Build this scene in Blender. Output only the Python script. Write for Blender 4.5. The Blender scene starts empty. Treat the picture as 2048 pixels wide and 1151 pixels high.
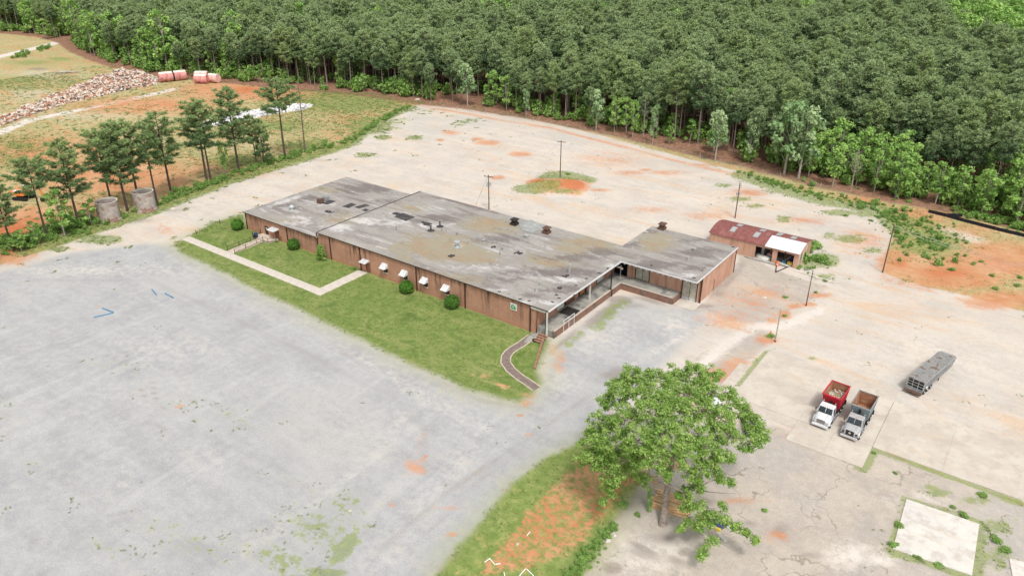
import bpy, math, random
import numpy as np
from mathutils import Vector, Matrix, noise as mnoise
random.seed(7); rng = np.random.default_rng(7)
R = math.radians
sc = bpy.context.scene
col = sc.collection

# ------------------------------------------------------------ camera
PW, PH = 2048.0, 1151.0
FPX, PITCH, ROLL, YAW, CAMH = 1497.4, R(26.63), -1.449e-3, R(126.235), 60.0
_F = np.array([math.cos(YAW)*math.cos(PITCH), math.sin(YAW)*math.cos(PITCH), -math.sin(PITCH)])
_R0 = np.array([math.sin(YAW), -math.cos(YAW), 0.0]); _D0 = np.cross(_F, _R0)
_R = math.cos(ROLL)*_R0 + math.sin(ROLL)*_D0
_D = -math.sin(ROLL)*_R0 + math.cos(ROLL)*_D0
CAM = np.array([0.0, 0.0, CAMH])
cd = bpy.data.cameras.new('camera'); cam = bpy.data.objects.new('camera', cd); col.objects.link(cam)
cd.sensor_width = 36.0; cd.lens = FPX/PW*36.0; cd.clip_start = 0.5; cd.clip_end = 4000
Mx = Matrix(((_R[0], -_D[0], -_F[0], 0), (_R[1], -_D[1], -_F[1], 0), (_R[2], -_D[2], -_F[2], CAMH), (0, 0, 0, 1)))
cam.matrix_world = Mx
sc.camera = cam

def G(px, py, z=0.0):
    """survey: point of the place, at height z, that the photograph shows at this pixel"""
    v = _F + _R*(px-PW/2)/FPX + _D*(py-PH/2)/FPX
    t = (z-CAMH)/v[2]
    return Vector((v[0]*t, v[1]*t, z))
def Wl(px, py, y0=85.75):
    v = _F + _R*(px-PW/2)/FPX + _D*(py-PH/2)/FPX
    t = y0/v[1]; q = CAM+v*t
    return q[0], q[2]
def P(X, Y, Z=0.0):
    w = np.array([X, Y, Z])-CAM; d = w@_F
    return PW/2+FPX*(w@_R)/d, PH/2+FPX*(w@_D)/d
def HT(b, ty):
    g = G(*b); lo, hi = 0, 45
    for _ in range(30):
        m = (lo+hi)/2
        if P(g.x, g.y, m)[1] > ty: lo = m
        else: hi = m
    return lo

# ------------------------------------------------------------ light
SUN_EL, SUN_AZ = R(58), R(20)      # azimuth of the sun's direction, measured from +X towards +Y
world = bpy.data.worlds.new('World'); sc.world = world; world.use_nodes = True
wn = world.node_tree.nodes; wl = world.node_tree.links
bg = wn['Background']
sky = wn.new('ShaderNodeTexSky'); sky.sky_type = 'NISHITA'; sky.sun_disc = False
sky.sun_elevation = SUN_EL; sky.sun_rotation = R(90)-SUN_AZ
sky.air_density = 1.0; sky.dust_density = 4.0; sky.ozone_density = 1.0
hs = wn.new('ShaderNodeHueSaturation'); hs.inputs['Saturation'].default_value = 0.10
wl.new(sky.outputs[0], hs.inputs['Color']); wl.new(hs.outputs[0], bg.inputs[0])
bg.inputs[1].default_value = 0.135
sd = bpy.data.lights.new('sun', 'SUN'); sd.energy = 1.5; sd.angle = R(10); sd.color = (1.0, 0.955, 0.89)
sun = bpy.data.objects.new('sun', sd); col.objects.link(sun)
sdir = Vector((math.cos(SUN_EL)*math.cos(SUN_AZ-R(60)), math.cos(SUN_EL)*math.sin(SUN_AZ-R(60)), math.sin(SUN_EL)))
sky.sun_rotation = R(90)-(SUN_AZ-R(60))
sun.rotation_euler = sdir.to_track_quat('Z', 'Y').to_euler(); sun.location = (0, 0, 120)
sc.view_settings.view_transform = 'Standard'; sc.view_settings.look = 'None'
sc.view_settings.gamma = 1.0; sc.view_settings.exposure = 0.47
sc.view_settings.use_curve_mapping = False

# ------------------------------------------------------------ object helpers
def tag(o, label=None, cat=None, group=None, kind=None):
    if label: o['label'] = label
    if cat: o['category'] = cat
    if group: o['group'] = group
    if kind: o['kind'] = kind
    return o
def thing(name, label, cat, loc=(0, 0, 0), rz=0.0, group=None):
    o = bpy.data.objects.new(name, None); col.objects.link(o)
    o.location = loc; o.rotation_euler = (0, 0, rz); o.empty_display_size = 0.5
    return tag(o, label, cat, group)
class MB:
    def __init__(s): s.v = []; s.f = []; s.m = []; s.cur = 0
    def mat(s, i): s.cur = i; return s
    def add(s, vs, fs):
        n = len(s.v); s.v += [tuple(v) for v in vs]
        for f in fs: s.f.append(tuple(i+n for i in f)); s.m.append(s.cur)
        return s
    def box(s, c, d, rz=0.0, ry=0.0, rx=0.0, taper=1.0):
        hx, hy, hz = d[0]/2, d[1]/2, d[2]/2
        pts = []
        for z in (-1, 1):
            k = taper if z > 0 else 1.0
            for x, y in ((-1, -1), (1, -1), (1, 1), (-1, 1)): pts.append(Vector((x*hx*k, y*hy*k, z*hz)))
        if rz or ry or rx:
            M = Matrix.Rotation(rz, 3, 'Z') @ Matrix.Rotation(ry, 3, 'Y') @ Matrix.Rotation(rx, 3, 'X')
            pts = [M @ p for p in pts]
        c = Vector(c); return s.add([p+c for p in pts], [(0, 3, 2, 1), (4, 5, 6, 7), (0, 1, 5, 4), (1, 2, 6, 5), (2, 3, 7, 6), (3, 0, 4, 7)])
    def span(s, a, b):   # box from min corner to max corner
        return s.box([(a[i]+b[i])/2 for i in range(3)], [abs(b[i]-a[i]) for i in range(3)])
    def tube(s, p0, p1, r0, r1=None, n=8, caps=True):
        p0 = Vector(p0); p1 = Vector(p1); r1 = r0 if r1 is None else r1
        d = (p1-p0); q = d.to_track_quat('Z', 'Y') if d.length > 1e-6 else Matrix.Identity(3).to_quaternion()
        vs = []
        for p, r in ((p0, r0), (p1, r1)):
            for i in range(n):
                a = 2*math.pi*i/n; vs.append(p+q @ Vector((r*math.cos(a), r*math.sin(a), 0)))
        fs = [(i, (i+1) % n, n+(i+1) % n, n+i) for i in range(n)]
        if caps: fs += [tuple(range(n-1, -1, -1)), tuple(range(n, 2*n))]
        return s.add(vs, fs)
    def path(s, pts, r, n=6):
        for k in range(len(pts)-1):
            ra = r[k] if isinstance(r, (list, tuple)) else r; rb = r[k+1] if isinstance(r, (list, tuple)) else r
            s.tube(pts[k], pts[k+1], ra, rb, n, caps=(k in (0, len(pts)-2)))
        return s
    def ring(s, c, r, t, axis='X', n=10, m=4):   # thin ring
        vs = []; fs = []
        for i in range(n):
            a = 2*math.pi*i/n
            for j in range(m):
                b = 2*math.pi*j/m; rr = r+t*math.cos(b)
                u, w, h = rr*math.cos(a), rr*math.sin(a), t*math.sin(b)
                p = (h, u, w) if axis == 'X' else ((u, h, w) if axis == 'Y' else (u, w, h))
                vs.append((c[0]+p[0], c[1]+p[1], c[2]+p[2]))
        for i in range(n):
            for j in range(m): fs.append((i*m+j, ((i+1) % n)*m+j, ((i+1) % n)*m+(j+1) % m, i*m+(j+1) % m))
        return s.add(vs, fs)
    def lathe(s, prof, c=(0, 0, 0), n=24):
        vs = []
        for r, z in prof:
            for i in range(n):
                a = 2*math.pi*i/n; vs.append((c[0]+r*math.cos(a), c[1]+r*math.sin(a), c[2]+z))
        fs = []
        for k in range(len(prof)-1):
            for i in range(n): fs.append((k*n+i, k*n+(i+1) % n, (k+1)*n+(i+1) % n, (k+1)*n+i))
        return s.add(vs, fs)
    def prism(s, poly, y0, y1, axis='Y'):   # polygon in the other two axes, extruded along axis
        n = len(poly); vs = []
        for y in (y0, y1):
            for a, b in poly:
                vs.append((a, y, b) if axis == 'Y' else ((y, a, b) if axis == 'X' else (a, b, y)))
        fs = [tuple(range(n)), tuple(range(2*n-1, n-1, -1))] + [(i, n+i, n+(i+1) % n, (i+1) % n) for i in range(n)]
        return s.add(vs, fs)
    def mesh(s, name, mats):
        me = bpy.data.meshes.new(name); me.from_pydata(s.v, [], s.f)
        mats = mats if isinstance(mats, (list, tuple)) else [mats]
        for m in mats: me.materials.append(m)
        if len(mats) > 1: me.polygons.foreach_set('material_index', s.m)
        return me
    def build(s, name, mats, parent=None, world=False, smooth=False, bevel=0.0, label=None):
        if world and parent is not None:
            L = parent.location; s.v = [(x-L.x, y-L.y, z-L.z) for x, y, z in s.v]
        me = s.mesh(name, mats)
        import bmesh
        bm = bmesh.new(); bm.from_mesh(me); bmesh.ops.recalc_face_normals(bm, faces=bm.faces[:])
        if bevel:
            bmesh.ops.remove_doubles(bm, verts=bm.verts[:], dist=1e-5)
            bmesh.ops.bevel(bm, geom=[e for e in bm.edges if e.is_manifold and e.calc_face_angle(0) > 0.5], offset=bevel, segments=1, affect='EDGES')
        bm.to_mesh(me); bm.free()
        if smooth: me.polygons.foreach_set('use_smooth', [True]*len(me.polygons))
        o = bpy.data.objects.new(name, me); col.objects.link(o); o.parent = parent
        if label: o['label'] = label
        return o
def part(name, me, parent, loc=(0, 0, 0), rot=(0, 0, 0), scale=(1, 1, 1)):
    o = bpy.data.objects.new(name, me); col.objects.link(o); o.parent = parent
    o.location = loc; o.rotation_euler = rot; o.scale = scale
    return o

# ------------------------------------------------------------ material helpers
class NT:
    def __init__(s, name):
        s.m = bpy.data.materials.new(name); s.m.use_nodes = True
        s.t = s.m.node_tree; s.n = s.t.nodes; s.l = s.t.links
        s.b = s.n['Principled BSDF']; s.b.inputs['Roughness'].default_value = .85
        s.b.inputs['Specular IOR Level'].default_value = .25
    def set(s, sock, v):
        if isinstance(v, bpy.types.NodeSocket): s.l.new(v, sock)
        elif isinstance(v, (tuple, list)) and len(v) == 3 and sock.type == 'RGBA': sock.default_value = (*v, 1)
        else: sock.default_value = v
    def pos(s):
        if not hasattr(s, '_p'): s._p = s.n.new('ShaderNodeNewGeometry').outputs['Position']
        return s._p
    def map(s, vec, sx, sy, sz, rz=0.0):
        m = s.n.new('ShaderNodeMapping'); m.inputs['Scale'].default_value = (sx, sy, sz)
        m.inputs['Rotation'].default_value = (0, 0, rz); s.l.new(vec, m.inputs[0]); return m.outputs[0]
    def noise(s, scale, detail=3.0, vec=None, rough=.6, dist=0.0):
        t = s.n.new('ShaderNodeTexNoise'); t.inputs['Scale'].default_value = scale
        t.inputs['Detail'].default_value = detail; t.inputs['Roughness'].default_value = rough
        t.inputs['Distortion'].default_value = dist
        s.l.new(vec if vec is not None else s.pos(), t.inputs['Vector']); return t.outputs[0]
    def attr(s, name):
        a = s.n.new('ShaderNodeAttribute'); a.attribute_name = name; return a.outputs['Fac']
    def math(s, op, a, b=0.0, c=0.0):
        m = s.n.new('ShaderNodeMath'); m.operation = op
        s.set(m.inputs[0], a); s.set(m.inputs[1], b); s.set(m.inputs[2], c); return m.outputs[0]
    def ss(s, x, lo, hi, to0=0.0, to1=1.0):
        m = s.n.new('ShaderNodeMapRange'); m.interpolation_type = 'SMOOTHSTEP'
        s.set(m.inputs[0], x); m.inputs[1].default_value = lo; m.inputs[2].default_value = hi
        m.inputs[3].default_value = to0; m.inputs[4].default_value = to1; return m.outputs[0]
    def mix(s, f, a, b, mode='MIX'):
        m = s.n.new('ShaderNodeMix'); m.data_type = 'RGBA'; m.blend_type = mode
        s.set(m.inputs[0], f); s.set(m.inputs[6], a); s.set(m.inputs[7], b); return m.outputs[2]
    def bump(s, h, strength=.3, dist=.05):
        b = s.n.new('ShaderNodeBump'); b.inputs['Strength'].default_value = strength; b.inputs['Distance'].default_value = dist
        s.set(b.inputs['Height'], h); s.l.new(b.outputs[0], s.b.inputs['Normal'])
    def color(s, c): s.set(s.b.inputs['Base Color'], c); return s.m
def pm(name, c, rough=.8, var=.25, scale=2.0, metal=0.0, c2=None, c2lo=.5, c2hi=.7, c2scale=1.0, bump=0.0):
    t = NT(name); t.b.inputs['Roughness'].default_value = rough; t.b.inputs['Metallic'].default_value = metal
    tc = t.n.new('ShaderNodeTexCoord').outputs['Object']
    n = t.noise(scale, 4, tc)
    k = t.ss(n, .25, .75, 1-var, 1+var)
    out = t.mix(1.0, (c[0], c[1], c[2]), (1, 1, 1), 'MULTIPLY')
    mm = t.n.new('ShaderNodeVectorMath'); mm.operation = 'SCALE'; t.l.new(out, mm.inputs[0]); t.l.new(k, mm.inputs[3])
    out = mm.outputs[0]
    if c2:
        n2 = t.noise(c2scale, 4, tc, .7); out = t.mix(t.ss(n2, c2lo, c2hi), out, c2)
    if bump: t.bump(n, bump)
    t.color(out); return t.m

M = {}
M['dark'] = pm('dark_metal', (.03, .026, .024), .6)
M['darkbrown'] = pm('brown_downspout', (.05, .028, .02), .6)
M['white'] = pm('white_paint', (.62, .63, .64), .5, .08)
M['offwhite'] = pm('weathered_white', (.55, .54, .5), .7, .2, 1.0, c2=(.3, .27, .22), c2lo=.6, c2hi=.8)
M['tyre'] = pm('tyre_rubber', (.02, .02, .02), .9)
M['rim'] = pm('steel_rim', (.5, .5, .5), .35, .1, metal=.8)
M['chrome'] = pm('chrome', (.7, .7, .72), .2, .05, metal=.9)
M['glass'] = pm('dark_glass', (.025, .035, .045), .1, .1); M['glass'].node_tree.nodes['Principled BSDF'].inputs['Specular IOR Level'].default_value = .6
M['red'] = pm('red_paint', (.52, .03, .05), .4, .12, c2=(.4, .18, .12), c2lo=.62, c2hi=.85, c2scale=2)
M['bedin'] = pm('rusty_bed_lining', (.34, .17, .1), .8, .25, 1.5, c2=(.5, .36, .22), c2lo=.5, c2hi=.7)
M['greybed'] = pm('blue_grey_bed', (.25, .31, .34), .4, .12, c2=(.38, .36, .33), c2lo=.6, c2hi=.85)
M['steel'] = pm('grey_steel', (.33, .34, .35), .5, .2, metal=.4)
M['orange'] = pm('orange_paint', (.75, .2, .04), .45, .1)
M['wood'] = pm('pole_wood', (.13, .085, .06), .9, .3)
M['lumber'] = pm('sawn_lumber', (.6, .4, .22), .8, .22, 1.2)
M['tank'] = pm('red_tank', (.58, .27, .25), .55, .2, .5, c2=(.3, .06, .07), c2lo=.5, c2hi=.68, c2scale=.6)
M['tank2'] = pm('pale_red_tank', (.68, .42, .38), .55, .15, .5, c2=(.5, .2, .17), c2lo=.5, c2hi=.7, c2scale=.6)
M['tanktop'] = pm('pale_tank_top', (.72, .66, .56), .7, .15)
M['ringc'] = pm('weathered_concrete', (.38, .34, .31), .9, .3, .8, c2=(.25, .14, .11), c2lo=.45, c2hi=.65, c2scale=.7)
M['bark'] = pm('pine_bark', (.25, .205, .175), .95, .3, 3)
M['barkL'] = pm('pale_bark', (.36, .33, .29), .95, .3, 2)
M['barkD'] = pm('dark_bark', (.085, .065, .055), .95, .3, 3)
M['straw'] = pm('tan', (.4, .3, .2), .9)
M['blue'] = pm('blue_paint', (.05, .2, .36), .5)
M['tarp'] = pm('navy_tarp', (.03, .05, .12), .5, .3)
M['yellow'] = pm('yellow', (.65, .5, .08), .6)
M['pink'] = pm('faded_pink', (.5, .3, .3), .7)
M['green'] = pm('green_plastic', (.06, .25, .15), .6)
M['blackfab'] = pm('black_fabric', (.012, .012, .016), .8)
M['roofmat'] = pm('tar_patch', (.06, .056, .058), .9, .35, 1.0, c2=(.22, .21, .2), c2lo=.58, c2hi=.75, c2scale=1.5)
M['greyroof'] = pm('grey_patch', (.3, .31, .3), .9, .2, .8)
M['galv'] = pm('galvanised', (.5, .53, .53), .45, .15, metal=.5)
M['concrete'] = pm('dock_concrete', (.3, .29, .26), .9, .25, .6, c2=(.1, .1, .1), c2lo=.5, c2hi=.68, c2scale=.35)
M['walkc'] = pm('sidewalk_concrete', (.53, .48, .42), .9, .12, .8, c2=(.45, .38, .3), c2lo=.55, c2hi=.8)
M['kerb'] = pm('pale_kerb', (.50, .42, .34), .9, .2)
M['walkasph'] = pm('old_asphalt', (.2, .155, .135), .95, .25, 1.5)
M['timber'] = pm('brown_timber', (.30, .17, .11), .9, .3)
M['timberD'] = pm('dark_timber', (.12, .07, .05), .9, .3)
M['rollup'] = pm('rollup_door', (.42, .4, .33), .7, .2, 1.2)
M['brown'] = pm('brown_door', (.2, .085, .055), .7, .2)
M['obrown'] = pm('orange_brown_door', (.42, .2, .09), .7, .2)
M['doordark'] = pm('unlit_opening', (.012, .012, .014), .9)  # near-black sheets stand in for the shade inside open doorways
M['rock'] = pm('pale_rock', (.55, .5, .44), .9, .25)
M['pvc'] = pm('white_pvc', (.8, .79, .75), .5, .05)
def brickmat():
    t = NT('weathered_brick'); t.b.inputs['Roughness'].default_value = .9
    n = t.noise(.35, 4); base = t.mix(t.ss(n, .3, .7), (.40, .215, .145), (.49, .28, .19))
    rows = t.noise(1.0, 2, t.map(t.pos(), 3.0, 3.0, 14.0)); base = t.mix(t.ss(rows, .35, .65, 0, .35), base, (.2, .095, .065))
    # rain streaks running down from the eave
    st = t.noise(1.0, 4, t.map(t.pos(), 1.1, 1.1, .10), .65)
    sep = t.n.new('ShaderNodeSeparateXYZ'); t.l.new(t.pos(), sep.inputs[0])
    hgt = t.ss(sep.outputs[2], .3, 5.0)
    w = t.math('MULTIPLY', t.ss(st, .5, .66), t.math('ADD', t.math('MULTIPLY', hgt, .75), .12))
    base = t.mix(w, base, (.05, .038, .032))
    foot = t.ss(t.math('ADD', sep.outputs[2], t.math('MULTIPLY', st, 1.2)), .5, 1.5, .5, 0)
    base = t.mix(foot, base, (.42, .17, .09))
    return t.color(base)
M['brick'] = brickmat(); M['dockbrick'] = pm('stained_dock_brick', (.27, .15, .11), .9, .3, .5, c2=(.13, .1, .085), c2lo=.45, c2hi=.62, c2scale=.5)
def brick2():
    t = NT('pink_brick'); n = t.noise(.4, 4)
    base = t.mix(t.ss(n, .3, .7), (.54, .34, .25), (.46, .26, .18))
    st = t.noise(1.0, 3, t.map(t.pos(), 1.5, 1.5, .15)); base = t.mix(t.ss(st, .52, .72, 0, .6), base, (.2, .11, .08))
    return t.color(base)
M['brick2'] = brick2()
def rustroof():
    t = NT('rusty_red_roof'); n = t.noise(1.2, 4)
    base = t.mix(t.ss(n, .3, .7), (.19, .065, .06), (.26, .10, .09))
    st = t.noise(1.0, 3, t.map(t.pos(), 3.0, .3, 1.0)); base = t.mix(t.ss(st, .5, .75, 0, .7), base, (.34, .2, .17))
    return t.color(base)
M['rust'] = rustroof()
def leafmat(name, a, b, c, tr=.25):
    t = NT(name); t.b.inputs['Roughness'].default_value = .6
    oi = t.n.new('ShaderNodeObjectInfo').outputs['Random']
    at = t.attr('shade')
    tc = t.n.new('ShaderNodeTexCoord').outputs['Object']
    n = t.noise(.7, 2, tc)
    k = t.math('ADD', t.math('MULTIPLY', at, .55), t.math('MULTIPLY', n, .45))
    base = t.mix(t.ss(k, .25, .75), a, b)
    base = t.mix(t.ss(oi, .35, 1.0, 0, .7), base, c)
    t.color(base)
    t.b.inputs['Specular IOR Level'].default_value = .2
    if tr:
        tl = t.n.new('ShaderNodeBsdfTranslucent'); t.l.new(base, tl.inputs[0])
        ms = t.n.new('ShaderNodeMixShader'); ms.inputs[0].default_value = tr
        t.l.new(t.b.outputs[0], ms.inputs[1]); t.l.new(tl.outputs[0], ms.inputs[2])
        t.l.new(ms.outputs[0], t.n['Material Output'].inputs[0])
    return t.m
M['pine'] = leafmat('pine_needles', (.12, .205, .095), (.36, .46, .225), (.33, .43, .175))
M['pinerow'] = leafmat('row_pine_needles', (.11, .19, .08), (.36, .46, .19), (.22, .32, .13))
M['leafB'] = leafmat('bright_leaves', (.16, .33, .07), (.42, .60, .18), (.24, .42, .10), .35)
M['leafS'] = leafmat('silvery_leaves', (.17, .29, .12), (.46, .58, .32), (.24, .39, .16), .3)
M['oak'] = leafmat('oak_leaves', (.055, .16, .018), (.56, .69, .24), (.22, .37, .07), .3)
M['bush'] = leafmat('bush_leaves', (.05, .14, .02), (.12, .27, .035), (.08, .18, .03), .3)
M['grass'] = leafmat('grass_blades', (.17, .26, .07), (.28, .36, .11), (.28, .31, .13), .3)
M['weed'] = leafmat('weed_leaves', (.22, .29, .10), (.34, .40, .17), (.34, .34, .18), .3)
M['twig'] = pm('grey_twigs', (.33, .29, .25), .95, .2)
M['snag'] = pm('burnt_twigs', (.16, .11, .09), .95, .2)

# ------------------------------------------------------------ ground
def arr(poly): return np.array([[G(*p).x, G(*p).y] for p in poly])
def sdist(poly, X, Y):
    """signed distance to polygon, inside positive"""
    n = len(poly); d = np.full(X.shape, 1e9); ins = np.zeros(X.shape, bool)
    for i in range(n):
        ax, ay = poly[i]; bx, by = poly[(i+1) % n]
        ex, ey = bx-ax, by-ay; L = ex*ex+ey*ey+1e-12
        t = np.clip(((X-ax)*ex+(Y-ay)*ey)/L, 0, 1)
        d = np.minimum(d, (X-ax-t*ex)**2+(Y-ay-t*ey)**2)
        if abs(by-ay) > 1e-9:
            c = ((ay > Y) != (by > Y)) & (X < ex*(Y-ay)/(by-ay)+ax); ins ^= c
    d = np.sqrt(d); return np.where(ins, d, -d)
def ldist(poly, X, Y):
    d = np.full(X.shape, 1e9)
    for i in range(len(poly)-1):
        ax, ay = poly[i]; bx, by = poly[i+1]; ex, ey = bx-ax, by-ay; L = ex*ex+ey*ey+1e-12
        t = np.clip(((X-ax)*ex+(Y-ay)*ey)/L, 0, 1); d = np.minimum(d, (X-ax-t*ex)**2+(Y-ay-t*ey)**2)
    return np.sqrt(d)
def blob(X, Y, px, py, rx, ry, s=1.0, z=0.0, tilt=0.0):
    c = G(px, py, z); ca, sa = math.cos(tilt), math.sin(tilt)
    u = G(px+rx*ca, py+rx*sa, z)-c; v = G(px-ry*sa, py+ry*ca, z)-c
    det = u.x*v.y-u.y*v.x
    dx, dy = X-c.x, Y-c.y
    a = (dx*v.y-dy*v.x)/det; b = (-dx*u.y+dy*u.x)/det
    return s*np.clip(1-np.sqrt(a*a+b*b), -1, 1)
def smax(*arrs):
    o = arrs[0]
    for a in arrs[1:]: o = np.maximum(o, a)
    return o

FOREST_EDGE = [(-260, 60), (-60, 62), (30, 66), (90, 72), (132, 84), (160, 103), (215, 125), (300, 146), (420, 158), (520, 168), (600, 176), (700, 184), (780, 194), (850, 204), (930, 212),
               (1000, 222), (1100, 238), (1170, 252), (1250, 268), (1330, 288), (1400, 305), (1480, 322), (1560, 343), (1640, 364), (1700, 376), (1780, 394), (1850, 405),
               (1950, 425), (2048, 450), (2300, 500)]
FE = [(G(*p).x, G(*p).y) for p in FOREST_EDGE]
FOREST = np.array(FE + [(130, 260), (200, 1100), (-700, 1100), (-1100, 700), (-1100, 150)])
LAWN = arr([(345, 490), (372, 476), (430, 444), (485, 428), (497, 453), (638, 505), (1061, 659), (1078, 668), (1098, 680), (1086, 712), (1078, 742), (1082, 765), (1060, 790), (1035, 803), (990, 792),
            (930, 775), (880, 752), (800, 716), (700, 668), (600, 618), (500, 572), (420, 530), (370, 508)])
GRAVEL = arr([(-400, 1400), (-400, 640), (-60, 560), (60, 528), (130, 508), (210, 497), (290, 487), (345, 491), (372, 508), (420, 530), (500, 572), (600, 618), (700, 668), (800, 716), (880, 752),
              (930, 775), (990, 795), (1035, 805), (1075, 775), (1110, 690), (1180, 640), (1250, 596), (1330, 615), (1392, 618), (1420, 640), (1330, 720), (1260, 790), (1190, 850), (1165, 885), (1110, 908), (1030, 968), (970, 1045),
              (893, 1136), (845, 1204), (825, 1400)])
VERGE = arr([(1165, 882), (1105, 908), (1025, 968), (965, 1045), (888, 1132), (840, 1200), (820, 1400), (1080, 1400), (1150, 1165), (1205, 1070), (1255, 1000), (1290, 955), (1270, 915), (1220, 890)])
VCLAY = arr([(1150, 918), (1235, 925), (1268, 965), (1222, 1022), (1178, 1085), (1120, 1120), (1060, 1135), (980, 1160), (925, 1160), (985, 1105), (1030, 1045), (1085, 985)])
TAN = arr([(1080, 1400), (1150, 1165), (1205, 1070), (1255, 1000), (1290, 940), (1340, 880), (1420, 850), (1555, 852), (1722, 935), (1747, 893), (1900, 955), (2032, 1003), (2300, 1090), (2300, 1400)])
TAN2 = arr([(1478, 498), (1548, 540), (1600, 556), (1655, 572), (1630, 598), (1590, 612), (1565, 640), (1500, 646), (1452, 640), (1412, 622), (1410, 606), (1475, 545)])
TAN3 = arr([(1528, 658), (1495, 655), (1400, 712), (1320, 770), (1290, 800), (1380, 820), (1450, 770), (1500, 715), (1536, 690)])
CONC = arr([(-500, 700), (-60, 560), (0, 528), (130, 488), (200, 462), (300, 428), (380, 396), (460, 366), (560, 335), (640, 312), (700, 292), (722, 272), (765, 240), (828, 208), (900, 209), (1000, 227), (1100, 246),
            (1200, 270), (1300, 297), (1400, 323), (1480, 343), (1540, 364), (1600, 384), (1650, 398), (1700, 405), (1745, 410), (1782, 432), (1788, 462), (1765, 545), (1810, 562), (1900, 584), (2000, 610),
            (2300, 690), (2300, 1100), (2032, 1003), (1747, 893), (1722, 935), (1555, 862), (1400, 880), (1160, 895), (600, 1200), (-300, 1200)])
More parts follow.
